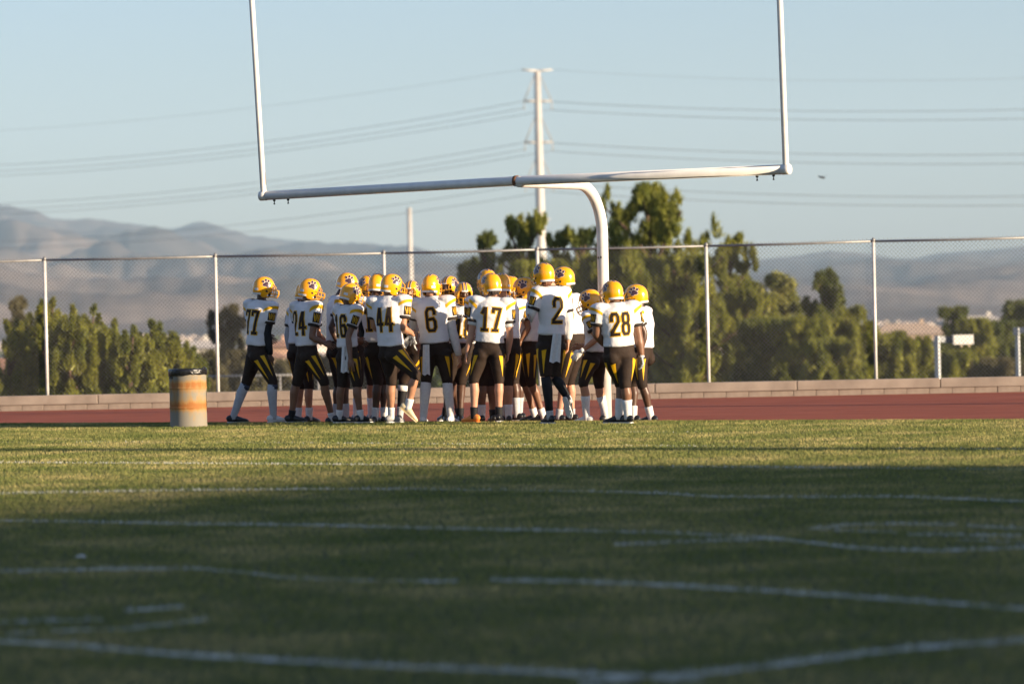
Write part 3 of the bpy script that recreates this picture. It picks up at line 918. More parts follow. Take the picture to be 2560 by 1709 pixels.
# second, thinner pole
q = at(1023, 521, 640); zq = terr_xy(q.x, q.y) - 1
p2 = thing('utility_pole', 'slim pale pole rising behind the left of the huddle', 'pole', (q.x, q.y, zq))
MB().loft([(q.x, q.y, zq), (q.x, q.y, q.z)], [.52, .37], seg=14, dome=False).build('mast', m_steel, p2)
MB().loft([(q.x, q.y, q.z - .02), (q.x, q.y, q.z + .12)], [.40, .28], seg=14, dome=False).build('cap', m_steel2, p2)
def cable(p, q, sag, r, label, group, n_=26):
    pts = []
    for i in range(n_ + 1):
        f = i / n_
        v = p.lerp(q, f); v.z -= sag * 4 * f * (1 - f)
        pts.append(v)
    o = MB().loft(pts, [r] * len(pts), seg=5, dome=False).build('power_cable', m_cable)
    tag(o, label, 'cable', group)
cabs = [  # attach (level, side, dz) far end px, py, depth
    (253, -1, 0, -420, 418, 820, 'highest of the main'), (253, -1, -1.1, -420, 432, 820, 'second highest of the main'), (253, 1, -1.3, -420, 446, 820, 'third highest of the main'),
    (356, -1, 0, -420, 512, 820, 'fourth highest of the main'), (356, -1, -1.1, -420, 526, 820, 'fifth highest of the main'), (356, 1, -1.3, -420, 540, 820, 'sixth highest of the main'),
    (458, -1, -.2, -420, 604, 820, 'second lowest of the main'), (458, 1, -1.2, -420, 622, 820, 'lowest of the main')]
for py, s, dz, ex, ey, ed, lb in cabs:
    e = [q_[2] for q_ in ends if q_[0] == py and q_[1] == s][0] + Vector((0, 0, dz))
    cable(e, at(ex, ey, ed), 3.2, .036, lb + ' power cables running left from the steel pole', 'power cables left of the steel pole')
for py, s, dz, ex, ey, lb in ((253, 1, -.1, 3300, 238, 'highest of the main'), (253, 1, -1.4, 3300, 262, 'second highest of the main'), (356, 1, -.1, 3300, 355, 'third highest of the main'),
                          (356, 1, -1.4, 3300, 380, 'third lowest of the main'), (458, 1, -.1, 3300, 462, 'second lowest of the main'), (458, 1, -1.4, 3300, 486, 'lowest of the main')):
    e = [q_[2] for q_ in ends if q_[0] == py and q_[1] == s][0] + Vector((0, 0, dz))
    cable(e, at(ex, ey, 560), 1.9, .040, lb + ' power cables running right from the steel pole', 'power cables right of the steel pole')
for s, ex, ey, ed, sd in ((-1, -420, 342, 820, 'left'), (1, 3300, 148, 560, 'right')):
    e = [q_[2] for q_ in ends if q_[0] == 178 and q_[1] == s][0]
    cable(e, at(ex, ey, ed), 2.4, .018, 'thin faint ground wire running %s from the top of the steel pole' % sd, 'ground wires')

# ================================================================== BIRD
bc = at(2056, 444, 120)
brd = MB()
m_bird = mat('bird_feathers', (.06, .055, .05), .8)
bird = thing('bird', 'small dark bird gliding in the sky right of the crossbar', 'bird', bc)
brd.loft([bc + Vector((.085, -.02, -.022)), bc + Vector((.05, -.01, -.012)), bc, bc + Vector((-.05, .01, .006)), bc + Vector((-.10, .02, .014))], [.012, .022, .028, .018, .006], seg=8)
brd.build('body', m_bird, bird)
for s in (-1, 1):
    rt = bc + Vector((0, 0, .01))
    V = [rt + Vector((.04, 0, 0)), rt + Vector((-.04, 0, .0)), rt + Vector((.02 + .02 * s, -s * .10, .035)), rt + Vector((-.05 + .09 * s, -s * .11, .03)), rt + Vector((s * .14, -s * .17, .045))]
    o = link('wing', fast_mesh('wing', [tuple(v) for v in V] , [(0, 1, 3), (0, 3, 2), (2, 3, 4)]), m_bird, bird)
    md = o.modifiers.new('t', 'SOLIDIFY'); md.thickness = .006

# ================================================================== STEEL POSTS AT RIGHT, LOW RAIL, HOUSES
m_bluegrey = mat('pale_blue_paint', (.50, .52, .53), .6, scale=6, var=.06)
m_board = mat('board_white', (.66, .64, .60), .6, scale=5, var=.05)
def hoop(px_left, px_right, ytop, depth, board, label):
    a_ = at((px_left + px_right) / 2, ytop, depth); zb_ = terr_xy(a_.x, a_.y) - .1
    wd = (px_right - px_left) / FPX * depth
    t_ = thing('steel_post', label, 'post', (a_.x, a_.y, zb_), 'white steel posts beyond the fence')
    M_ = Matrix.Rotation(R(-32), 3, 'Z')
    MB().box((a_.x, a_.y, (a_.z + zb_) / 2), (wd * .72, wd * .72, a_.z - zb_), M_).build('mast', m_bluegrey, t_, False)
    k_ = depth / FPX
    if board:
        MB().box((a_.x + 13 * k_, a_.y + .05, a_.z - 9 * k_), (16 * k_, .12, 15 * k_)).build('bracket', m_bluegrey, t_, False)
        MB().box((a_.x + 30 * k_, a_.y + .12, a_.z - 11 * k_), (22 * k_, .10, 17 * k_), Matrix.Rotation(R(4), 3, 'Z')).build('arm', mat('navy_paint', (.03, .05, .09), .6), t_, False)
        bd_ = MB().box((a_.x + 65 * k_, a_.y + .02, a_.z - 11 * k_), (51 * k_, .16, 24 * k_), Matrix.Rotation(R(8), 3, 'Z')).build('board', m_board, t_, False)
        for q_ in (60, 79):
            MB().loft([(a_.x + q_ * k_, a_.y - .02, a_.z - 22 * k_), (a_.x + q_ * k_, a_.y - .02, a_.z - 30 * k_)], [2.8 * k_, 2.4 * k_], seg=8, dome=False).build('lug', mat('tan_paint', (.6, .48, .32), .6), bd_)
    else:
        MB().box((a_.x + 24 * k_, a_.y + .05, a_.z - 6 * k_), (46 * k_, .12, 15 * k_), Matrix.Rotation(R(-6), 3, 'Y')).build('arm', mat('navy_paint', (.03, .05, .09), .6), t_, False)
        MB().box((a_.x - 5 * k_, a_.y - .06, a_.z - 10 * k_), (13 * k_, .12, 20 * k_)).build('bracket', MATS['navy_paint'], t_, False)
hoop(2335, 2350, 839, 112, True, 'pale steel post whose short arm holds a white board, near the right edge')
hoop(2537, 2549, 818, 116, False, 'pale steel post with a dark arm at the right picture edge')
rail = thing('rail_fence', 'low pale rail fence seen behind the leftmost player', 'fence', (at(700, 940, 120).x, 120, terr_xy(at(700, 940, 120).x, 120)))
ra = at(500, 941, 120); rb_ = at(900, 934, 120)
MB().loft([ra, rb_], [.035, .035], seg=8, dome=False).build('rail', m_steel2, rail)
for f in np.linspace(.02, .98, 5):
    p = ra.lerp(rb_, f)
    MB().loft([(p.x, p.y, terr_xy(p.x, p.y) - .2), (p.x, p.y, p.z)], [.03, .03], seg=8, dome=False).build('post', m_steel2, rail)
m_stucco = mat('stucco', (.46, .35, .26), .9, scale=.6, var=.1)
m_tile = mat('roof_tiles', (.36, .20, .13), .9, scale=1.5, var=.2)
m_pane = mat('window_glass', (.03, .04, .05), .1)
def house(px, py_eave, depth, w_, h_, label, roofc=None, wallc=None):
    a_ = at(px, py_eave, depth)
    zb_ = min(terr_xy(a_.x, a_.y) - .3, a_.z - h_)
    t_ = thing('house', label, 'house', (a_.x, a_.y, zb_), 'houses beyond the trees')
    dpt = w_ * .7
    MB().box((a_.x, a_.y, (a_.z + zb_) / 2), (w_, dpt, a_.z - zb_)).build('wall', wallc or m_stucco, t_, False)
    x_, y_ = w_ / 2 + .5, dpt / 2 + .5
    rf = MB()
    rf.add([(a_.x - x_, a_.y - y_, a_.z), (a_.x + x_, a_.y - y_, a_.z), (a_.x + x_, a_.y + y_, a_.z), (a_.x - x_, a_.y + y_, a_.z),
            (a_.x - x_ * .45, a_.y, a_.z + dpt * .2), (a_.x + x_ * .45, a_.y, a_.z + dpt * .2)],
           [(0, 1, 5, 4), (1, 2, 5), (2, 3, 4, 5), (3, 0, 4), (3, 2, 1, 0)])
    r_ = rf.build('roof', roofc or m_tile, t_, False)
    MB().box((a_.x + w_ * .2, a_.y + .5, a_.z + dpt * .2), (.7, .7, 1.2)).build('chimney', wallc or m_stucco, r_, False)
    for f in (-.3, .0, .3):
        wn_ = MB().box((a_.x + f * w_, a_.y - dpt / 2 - .02, a_.z - 1.4), (1.2, .1, 1.1)).build('window', m_board, t_, False)
        MB().box((a_.x + f * w_, a_.y - dpt / 2 - .08, a_.z - 1.4), (1.0, .06, .9)).build('pane', m_pane, wn_, False)
m_pink = mat('pink_stucco', (.52, .33, .24), .9, scale=.6, var=.1)
m_white_s = mat('white_stucco', (.62, .58, .52), .9, scale=.6, var=.1)
house(2440, 812, 640, 11, 5, 'white-walled house half hidden by dark trees at the far right', mat('pale_roof', (.55, .5, .45), .9), m_white_s)
house(2265, 836, 620, 13, 4, 'pale tan house behind the bushes right of the rightmost fence post', mat('tan_roof', (.5, .37, .27), .9), m_stucco)
house(2345, 838, 660, 12, 4, 'tan-roofed house left of the dark far tree', MATS['tan_roof'], m_white_s)
house(2545, 862, 330, 9, 5, 'tan house at the right picture edge behind the steel post', MATS['tan_roof'], m_stucco)
house(690, 868, 420, 5, 3, 'small pink house seen between the two leftmost players', None, m_pink)
house(640, 895, 340, 5, 3, 'small tan house behind the leftmost player', None, m_stucco)
house(22, 925, 140, 3.2, 2.5, 'pinkish shed glimpsed through the bush at the far left', None, m_pink)
house(490, 870, 420, 6, 3, 'pale house peeking out right of the bushes above the barrel', MATS['pale_roof'], m_white_s)
# the town too far to tell apart
rng = np.random.default_rng(11)
V = []; F = []
N = 800
for i in range(N):
    az = R(rng.uniform(-9.5, 9.5)); d = rng.uniform(1000, 3300)
    x, y = math.sin(az) * d, math.cos(az) * d; z = terr(az, d)
    a_, b_, h_ = rng.uniform(5, 11), rng.uniform(5, 9), rng.uniform(2.2, 4)
    if rng.uniform() < .03: a_ *= 2.5; h_ *= 1.6
    i0 = len(V)
    for zz, s in ((z - 2, 1), (z + h_, 1), (z + h_ + 1.5, .35)):
        V += [(x - a_ / 2 * s, y - b_ / 2 * s, zz), (x + a_ / 2 * s, y - b_ / 2 * s, zz), (x + a_ / 2 * s, y + b_ / 2 * s, zz), (x - a_ / 2 * s, y + b_ / 2 * s, zz)]
    for k_ in (0, 4):
        for j in range(4): F.append((i0 + k_ + j, i0 + k_ + (j + 1) % 4, i0 + k_ + 4 + (j + 1) % 4, i0 + k_ + 4 + j))
    F.append((i0 + 8, i0 + 9, i0 + 10, i0 + 11))
o = link('distant_town', fast_mesh('distant_town', V, F), mat('town', (.34, .27, .22), .9, scale=.004, col2=(.60, .50, .42), island=.55, detail=8))
tag(o, 'hazy far-off town spread over the valley below the mountains', 'town', kind='stuff')
def scatter_scrub():
    n_ = 2600
    C = []
    for i in range(n_):
        az = R(rng.uniform(-9.5, 9.5)); d = rng.uniform(320, 3200)
        C.append((math.sin(az) * d, math.cos(az) * d, terr(az, d) + 1.0, d))
    C = np.array(C)
    V, F = leaf_cloud(C[:, :3], rng.uniform(1.2, 3.2, n_), 26, 1.7, 1.0, .2, rng)
    o = link('valley_trees', fast_mesh('valley_trees', V, F), LEAF['dark'])
    tag(o, 'far dark dots of trees scattered through the valley town', 'trees', kind='stuff')
scatter_scrub()

# ================================================================== ADDED OUT OF FRAME TO SHADE TURF AND TRACK
# unseen grandstand, placed and sized for the shade it casts on the turf
sd = Vector((SUNV.x, SUNV.y)).normalized()
along = Vector((-.48, -.877))                     # along the touchline, away from the goal
tip = Vector((-.8, 35.5))
GH = 15.0
gcor = tip + sd * (GH / math.tan(SUN_EL))
stand = thing('grandstand', 'unseen grandstand added out of frame to cast the broad shade on the turf', 'grandstand', (gcor.x, gcor.y, 0))
acr = Vector((along.y, -along.x))                 # towards the field
if acr.x > 0: acr = -acr
m_alu = mat('aluminium', (.5, .5, .5), .5, metal=.5)
yawg = math.atan2(along.y, along.x)
MG = Matrix.Rotation(yawg, 3, 'Z')
LG = 70.0
for i in range(16):
    c = gcor + along * (LG / 2) + acr * (.4 + (15 - i) * .8)
    hh = GH - 1.0 - (15 - i) * .55
    MB().box((c.x, c.y, hh / 2), (LG, .78, hh), MG).build('tier', m_alu, stand, False)
c = gcor + along * (LG / 2)
MB().box((c.x, c.y, GH / 2), (LG, .25, GH), MG).build('back_wall', m_alu, stand, False)
def unseen_light_pole(p, h, label):  # out-of-frame pole, added only for the thin shadow it throws
    t_ = thing('unseen_light_pole', label, 'light pole', (p.x, p.y, 0), 'unseen floodlight poles added for their shadows')
    MB().loft([(p.x, p.y, 0), (p.x, p.y, h)], [.34, .22], seg=14, dome=False).build('mast', m_steel2, t_)
    for k_ in range(2):
        MB().box((p.x, p.y, h - .4 - k_ * 1.1), (.2, 4.2, .2), Matrix.Rotation(-SUN_AZ, 3, 'Z')).build('lamp_bar', m_steel2, t_, False)
unseen_light_pole(Vector((-.55, 39.05)) + sd * 46, 26, 'unseen floodlight pole added to cast a thin shadow across the turf')
unseen_light_pole(Vector((7.6, 57)) + sd * 45, 27, 'unseen floodlight pole added to cast a thin shadow across the running track')

# ================================================================== HAZE
mh = bpy.data.materials.new('haze_air'); mh.use_nodes = True
n, l = mh.node_tree.nodes, mh.node_tree.links
n.remove(n['Principled BSDF'])
pv = n.new('ShaderNodeVolumePrincipled')
pv.inputs['Color'].default_value = (.56, .78, 1.0, 1)
pv.inputs['Density'].default_value = HAZE
pv.inputs['Anisotropy'].default_value = 0.0
l.new(pv.outputs['Volume'], n['Material Output'].inputs['Volume'])
hz = MB().box((0, 0, 370), (33000, 33000, 840)).build('haze', mh, None, False)
tag(hz, 'thin pale air haze over the whole valley', 'haze', kind='stuff')
# ================================================================== PLAYERS
m_jersey = mat('jersey_cloth', (.72, .71, .72), .8, scale=4, var=.07, detail=7, bump=.22, bscale=18, spec=.2, sheen=.1)
m_brown = mat('brown_print', (.030, .019, .014), .75, var=.12, spec=.2)
m_gold = mat('gold_print', (.72, .40, .006), .6, var=.06, spec=.3)
m_pants = mat('brown_knit', (.030, .019, .0135), .75, scale=10, var=.2, bump=.15, bscale=40, spec=.2)
m_helmet = mat('gold_shell', (.90, .39, .003), .22, scale=5, var=.06, spec=.5, coat=.6)
m_maskm = mat('gold_mask', (.80, .36, .008), .35, var=.08, spec=.5)
m_paw = mat('paw_purple', (.062, .028, .042), .3, var=.1, spec=.5, coat=.4)
m_wht = mat('white_vinyl', (.75, .74, .72), .5, var=.05)
m_blk = mat('black_knit', (.010, .010, .012), .7, var=.2, spec=.3)
m_cuff = mat('brown_cuff', (.022, .015, .012), .8, var=.15)
m_eye = mat('eye_white', (.6, .58, .55), .3); m_iris = mat('iris', (.02, .012, .008), .2)
SKIN = {'light': mat('skin_light', (.52, .27, .175), .5, scale=14, var=.10, spec=.4),
        'tan': mat('skin_tan', (.40, .20, .115), .5, scale=14, var=.10, spec=.4),
        'brown': mat('skin_brown', (.20, .098, .055), .45, scale=14, var=.12, spec=.45),
        'dark': mat('skin_dark', (.085, .042, .026), .42, scale=14, var=.12, spec=.5)}
SOCKC = {'white': mat('sock_white', (.68, .67, .66), .85, scale=30, var=.06, bump=.15, bscale=80), 'grey': mat('sock_grey', (.42, .43, .45), .85, scale=30, var=.08),
         'black': m_blk}
SHOEC = {'black': mat('shoe_black', (.014, .014, .016), .35, var=.2), 'white': mat('shoe_white', (.70, .69, .66), .45, var=.06),
         'gold': mat('shoe_gold', (.62, .52, .33), .35, var=.15), 'orange': mat('shoe_orange', (.80, .26, .05), .4, var=.1), 'grey': mat('shoe_grey', (.25, .25, .26), .5)}
HAIRC = {'dark': mat('hair_dark', (.022, .013, .009), .6, var=.4), 'auburn': mat('hair_auburn', (.16, .06, .025), .6, var=.3)}

def remesh(mb, vox, it=3, wrinkle=0.0, seed=0):
    me = mb.mesh('tmp')
    o = bpy.data.objects.new('tmp', me); COL.objects.link(o)
    md = o.modifiers.new('r', 'REMESH'); md.mode = 'VOXEL'; md.voxel_size = vox; md.use_smooth_shade = True
    ms = o.modifiers.new('s', 'SMOOTH'); ms.factor = .5; ms.iterations = it
    dg = bpy.context.evaluated_depsgraph_get()
    out = bpy.data.meshes.new_from_object(o.evaluated_get(dg))
    bpy.data.objects.remove(o); bpy.data.meshes.remove(me)
    if wrinkle:
        n_ = len(out.vertices)
        co = np.zeros(n_ * 3, np.float32); out.vertices.foreach_get('co', co); co = co.reshape(-1, 3)
        nr = np.zeros(n_ * 3, np.float32); out.vertices.foreach_get('normal', nr); nr = nr.reshape(-1, 3)
        off = Vector((seed * 3.7, seed * 1.3, 0))
        for i in range(n_):
            v = Vector(co[i])
            w_ = noise.noise(Vector((v.x * 7, v.y * 7, v.z * 15)) + off) * .6 + (abs(noise.noise(Vector((v.x * 16 + v.z * 9, v.y * 16, v.z * 22)) + off)) - .2) * .55
            co[i] += nr[i] * (wrinkle * w_)
        out.vertices.foreach_set('co', co.ravel()); out.update()
    out.polygons.foreach_set('use_smooth', [True] * len(out.polygons))
    return out
def bvh_of(me):
    return BVHTree.FromPolygons([v.co.copy() for v in me.vertices], [tuple(p.vertices) for p in me.polygons])
def project_grid(rows, bvh, off):
    """rows: list of rows of (origin, direction); quads where all four rays hit"""
    V = []; idx = []
    for r_ in rows:
        ir = []
        for o_, d_ in r_:
            h = bvh.ray_cast(o_, d_, 1.2)
            if h[0] is None: ir.append(-1)
            else:
                nn_ = h[1] if h[1].dot(d_) < 0 else -h[1]
                ir.append(len(V)); V.append(h[0] + nn_ * off)
        idx.append(ir)
    F = []
    for a_, b_ in zip(idx[:-1], idx[1:]):
        for j in range(len(a_) - 1):
            q = (a_[j], a_[j + 1], b_[j + 1], b_[j])
            if min(q) >= 0:
                if max((V[q[i]] - V[q[(i + 1) % 4]]).length for i in range(4)) < .06: F.append(q)
    return V, F
def mesh_from(V, F, name):
    me = bpy.data.meshes.new(name); me.from_pydata([tuple(v) for v in V], [], F); me.update()
    me.polygons.foreach_set('use_smooth', [True] * len(me.polygons))
    return me
GLYPH = {
    '0': [[(.0, .85), (.2, 1), (.8, 1), (1, .85), (1, .15), (.8, 0), (.2, 0), (0, .15), (0, .85)]],
    '1': [[(.12, .80), (.42, 1), (.55, 1), (.55, 0)], [(.2, 0), (.9, 0)]],
    '2': [[(0, .70), (0, .86), (.2, 1), (.8, 1), (1, .86), (1, .62), (.02, .10), (0, 0), (1, 0)]],
    '3': [[(0, .85), (.2, 1), (.8, 1), (1, .85), (1, .65), (.75, .52), (1, .38), (1, .15), (.8, 0), (.2, 0), (0, .15)]],
    '4': [[(.72, 0), (.72, 1), (.6, 1), (0, .30), (1, .30)]],
    '5': [[(1, 1), (.05, 1), (.05, .55), (.75, .6), (1, .45), (1, .15), (.8, 0), (.2, 0), (0, .15)]],
    '6': [[(1, .78), (1, .86), (.8, 1), (.2, 1), (0, .86), (0, .14), (.2, 0), (.8, 0), (1, .14), (1, .40), (.8, .54), (.02, .50)]],
    '7': [[(0, .86), (0, 1), (1, 1), (.40, 0)], [(.15, 0), (.7, 0)]],
    '8': [[(.5, .53), (.2, .53), (.04, .66), (.04, .88), (.2, 1), (.8, 1), (.96, .88), (.96, .66), (.8, .53), (.2, .53), (0, .40), (0, .13), (.2, 0), (.8, 0), (1, .13), (1, .40), (.8, .53), (.5, .53)]],
    '9': [[(0, .2), (0, .14), (.2, 0), (.8, 0), (1, .14), (1, .86), (.8, 1), (.2, 1), (0, .86), (0, .6), (.2, .46), (.98, .5)]],
    'B': [[(0, 0), (0, 1), (.7, 1), (.95, .85), (.95, .65), (.7, .52), (0, .52)], [(.7, .52), (1, .38), (1, .15), (.75, 0), (0, 0)]],
    'O': [[(.0, .85), (.2, 1), (.8, 1), (1, .85), (1, .15), (.8, 0), (.2, 0), (0, .15), (0, .85)]],
    'N': [[(0, 0), (0, 1), (1, 0), (1, 1)]], 'A': [[(0, 0), (.5, 1), (1, 0)], [(.2, .35), (.8, .35)]], 'Z': [[(0, 1), (1, 1), (0, 0), (1, 0)]]}
def stroke_rows(poly, wd, cw, ch, step=.014, ncross=3):
    """ribbon rows in 2-D (metres): each row = ncross points"""
    P = [Vector((x * cw, y * ch)) for x, y in poly]
    Q = []
    for a_, b_ in zip(P[:-1], P[1:]):
        ns = max(1, int((b_ - a_).length / step))
        Q += [a_.lerp(b_, j / ns) for j in range(ns)]
    Q.append(P[-1])
    closed = (P[0] - P[-1]).length < 1e-6
    rows = []
    n_ = len(Q)
    for i, q in enumerate(Q):
        pa = Q[i - 1] if i else (Q[-2] if closed else None)
        pb_ = Q[i + 1] if i < n_ - 1 else (Q[1] if closed else None)
        t1 = (q - pa).normalized() if pa is not None else None
        t2 = (pb_ - q).normalized() if pb_ is not None else None
        t_ = ((t1 or t2) + (t2 or t1))
        t_ = t_.normalized() if t_.length > 1e-4 else (t1 or t2)
        nn_ = Vector((-t_.y, t_.x))
        c_ = max(.6, t_.dot(t1 or t2))
        e = Vector((0, 0))
        if pa is None: e = -(t_ * wd / 2)
        if pb_ is None: e = t_ * wd / 2
        rows.append([q + e + nn_ * (wd / c_ * (j / (ncross - 1) - .5)) for j in range(ncross)])
    return rows
def write_on(text, bvh, center, ux, uy, dirn, ch, cw, gap, wd, parent, name='number', outline=.011, off=.0025, base=None, edge=None):
    tot = len(text) * cw + (len(text) - 1) * gap
    for layer in (0, 1) if outline > 0 else (1,):
        V = []; F = []
        for k_, chr_ in enumerate(text):
            x0_ = -tot / 2 + k_ * (cw + gap)
            for poly in GLYPH[chr_]:
                rows = stroke_rows(poly, wd + (2 * outline if layer == 0 else 0), cw - wd, ch - wd)
                g = [[(center + ux * (x0_ + wd / 2 + p.x) + uy * (p.y + wd / 2 - ch / 2) - dirn * .5, dirn) for p in r_] for r_ in rows]
                v, f = project_grid(g, bvh, off + (.0022 if layer else 0))
                F += [tuple(i + len(V) for i in q) for q in f]; V += v
        if F:
            link('number_outline' if layer == 0 else name, mesh_from(V, F, name), (edge or m_gold) if layer == 0 else (base or m_brown), parent)

# ---------------- helmet template
def hpos(a, e, k_=1.0):
    """a azimuth (0 front), e elevation, radians"""
    se, ce = math.sin(e), math.cos(e)
    hf = max(0, ce) ** .9 if e > 0 else max(0, ce) ** .30
    ry_ = .138 if math.cos(a) > 0 else .150
    z = .138 * se if e > 0 else .152 * se
    return Vector((.119 * math.sin(a) * hf * k_, ry_ * math.cos(a) * hf * k_, z * k_))
def sst(x, a_, b_):
    t_ = min(1, max(0, (x - a_) / (b_ - a_))); return t_ * t_ * (3 - 2 * t_)
def helmet_edge(adeg):
    a_ = abs(adeg)
    e = 16 + (-66 - 16) * sst(a_, 43, 60)
    e += (-40 + 66) * sst(a_, 98, 124)
    return e
HT = {}
def helmet_template():
    azs = sorted(set([round(x, 2) for x in np.concatenate([np.linspace(-180, -64, 24), np.linspace(-62, -40, 16), np.linspace(-38, 38, 16), np.linspace(40, 62, 16), np.linspace(64, 180, 24)])]))[:-1]
    nr = 18
    bm = bmesh.new()
    grid = []
    topv = bm.verts.new(hpos(0, math.pi / 2))
    for a_ in azs:
        lo = helmet_edge(a_)
        col_ = []
        for i in range(1, nr + 1):
            e = 90 + (lo - 90) * i / nr
            col_.append(bm.verts.new(hpos(R(a_), R(e))))
        grid.append(col_)
    na = len(azs)
    for j in range(na):
        j2 = (j + 1) % na
        bm.faces.new((topv, grid[j2][0], grid[j][0]))
        for i in range(nr - 1):
            bm.faces.new((grid[j][i], grid[j2][i], grid[j2][i + 1], grid[j][i + 1]))
    bmesh.ops.recalc_face_normals(bm, faces=bm.faces[:])
    shell0 = bpy.data.meshes.new('h0'); bm.to_mesh(shell0)
    bvh = bvh_of(shell0)
    bmesh.ops.solidify(bm, geom=bm.faces[:], thickness=.011)
    me = bpy.data.meshes.new('helmet'); bm.to_mesh(me); bm.free()
    me.polygons.foreach_set('use_smooth', [True] * len(me.polygons))
    me.materials.append(m_helmet)
    HT['shell'] = me
    def add(key, V, F, material):
        mm = mesh_from(V, F, key); mm.materials.append(material); HT.setdefault('subs', []).append((key, mm))
    def blob(cy, cz, fy, fz, rot, shape, off, side, grow=0):
        V = []; F = []; n_ = 22; rings_ = [.01, .4, .72, 1.0]
        g = []
        for rr in rings_:
            row = []
            for j in range(n_ + 1):
                t_ = 2 * math.pi * j / n_
                r_ = shape(t_)
                y, z = math.cos(t_) * r_ * fy, math.sin(t_) * r_ * fz
                ln_ = math.hypot(y, z); s_ = (ln_ + grow) / ln_ * rr
                y, z = y * s_, z * s_
                y2 = y * math.cos(rot) - z * math.sin(rot); z2 = y * math.sin(rot) + z * math.cos(rot)
                row.append((Vector((side * .4, cy + y2, cz + z2)), Vector((-side, 0, 0))))
            g.append(row)
        return project_grid(g, bvh, off)
    circ = lambda t_: 1.0
    def padshape(t_): return 1 + .16 * math.cos(3 * (t_ - math.pi / 2)) - .18 * max(0, -math.sin(t_)) ** 6
    tilt = R(-14)
    for side in (1, -1):
        toes = [(-.047, .008, .0125, .0165, .35), (-.019, .037, .0135, .0175, .1), (.017, .038, .0135, .0175, -.15), (.045, .010, .0120, .0160, -.4)]
        cy0, cz0 = .012, .048
        for layer, (grow, off, mm, nm) in enumerate(((.0036, .0012, m_wht, 'paw_outline'), (0, .0030, m_paw, 'paw_print'))):
            V = []; F = []
            for (ty, tz, ry_, rz_, ro) in [(0, -.018, .040, .034, 0)] + toes:
                y2 = ty * math.cos(tilt) - tz * math.sin(tilt); z2 = ty * math.sin(tilt) + tz * math.cos(tilt)
                v, f = blob(cy0 + y2, cz0 + z2, ry_, rz_, tilt + ro, padshape if ty == 0 else circ, off + (0 if ty == 0 else .0004), side, grow)
                F += [tuple(i + len(V) for i in q) for q in f]; V += v
            add(nm, V, F, mm)
        v, f = blob(.020, -.052, .017, .012, R(-30), circ, .0012, side); add('ear_hole', v, f, m_blk)
        v, f = blob(-.052, .070, .003, .017, R(-25), circ, .0012, side); add('vent_slot', v, f, m_blk)
        # stripe pair along the crown
        V = []; F = []
        for c_, w_, off, key, mm in ((.0205, .020, .0011, 'stripe_edge', m_wht), (.0205, .0135, .0026, 'stripe', m_paw)):
            g = []
            for th in np.linspace(22, 132, 30):
                d_ = Vector((0, math.cos(R(th)), math.sin(R(th))))
                g.append([(Vector((side * (c_ + w_ * (q - .5)), 0, 0)) + d_ * .4, -d_) for q in (0, .5, 1)])
            v, f = project_grid(g, bvh, off); add(key, v, f, mm)
        # jaw hardware
        q = hpos(R(side * 72), R(-44), 1.02)
        mb = MB().ell(q, (.006, .010, .010), seg=8, rows=6); mm = mb.mesh('strap_snap'); mm.materials.append(m_wht); HT['subs'].append(('strap_snap', mm))
    g = []
    for e in (-41.5, -36, -30.5):
        g.append([hpos(R(a_), R(e), 1.035) for a_ in np.linspace(112, 248, 30)])
    V = [v for r_ in g for v in r_]; F = [(i * 30 + j, i * 30 + j + 1, (i + 1) * 30 + j + 1, (i + 1) * 30 + j) for i in range(2) for j in range(29)]
    bm = bmesh.new(); vs_ = [bm.verts.new(v) for v in V]; [bm.faces.new([vs_[i] for i in f]) for f in F]
    bmesh.ops.recalc_face_normals(bm, faces=bm.faces[:]); bmesh.ops.solidify(bm, geom=bm.faces[:], thickness=.006)
    mm = bpy.data.meshes.new('neck_bumper'); bm.to_mesh(mm); bm.free(); mm.materials.append(m_wht); HT['subs'].append(('neck_bumper', mm))
    g = [[hpos(R(a_), R(e), 1.012) for a_ in np.linspace(126, 150, 6)] for e in (-19, -13, -7)]
    add('sticker', [v for r_ in g for v in r_], [(i * 6 + j, i * 6 + j + 1, (i + 1) * 6 + j + 1, (i + 1) * 6 + j) for i in range(2) for j in range(5)], m_wht)
    g = [[hpos(R(a_), R(e), 1.012) for a_ in np.linspace(-20, 20, 10)] for e in (17, 21, 25)]
    add('front_plate', [v for r_ in g for v in r_], [(i * 10 + j, i * 10 + j + 1, (i + 1) * 10 + j + 1, (i + 1) * 10 + j) for i in range(2) for j in range(9)], m_wht)
    # cage
    mk = MB()
    def bar(P, r_=.0052):
        Q = []
        P = [Vector(p) for p in P]
        for i in range(len(P) - 1):
            p0 = P[max(0, i - 1)]; p1 = P[i]; p2 = P[i + 1]; p3 = P[min(len(P) - 1, i + 2)]
            for k_ in range(5):
                t_ = k_ / 5
                Q.append(.5 * ((2 * p1) + (p2 - p0) * t_ + (2 * p0 - 5 * p1 + 4 * p2 - p3) * t_ ** 2 + (3 * p1 - p0 - 3 * p2 + p3) * t_ ** 3))
        Q.append(P[-1])
        mk.loft(Q, [r_] * len(Q), seg=6, dome=False)
    for y_, z_, s_ in ((0, -.030, 1.0), (.004, -.082, 1.0), (-.012, -.122, .82)):
        bar([(-.108 * s_, .055 + y_, z_ + .006), (-.088 * s_, .135 + y_, z_), (0, .196 + y_, z_ - .002), (.088 * s_, .135 + y_, z_), (.108 * s_, .055 + y_, z_ + .006)])
    for x_ in (-.032, .032):
        bar([(x_, .192, -.030), (x_, .197, -.08), (x_, .180, -.122)])
    for x_ in (-.082, .082):
        bar([(x_ * .9, .105, .042), (x_, .142, .005), (x_, .140, -.030), (x_, .145, -.082), (x_ * .86, .125, -.122)])
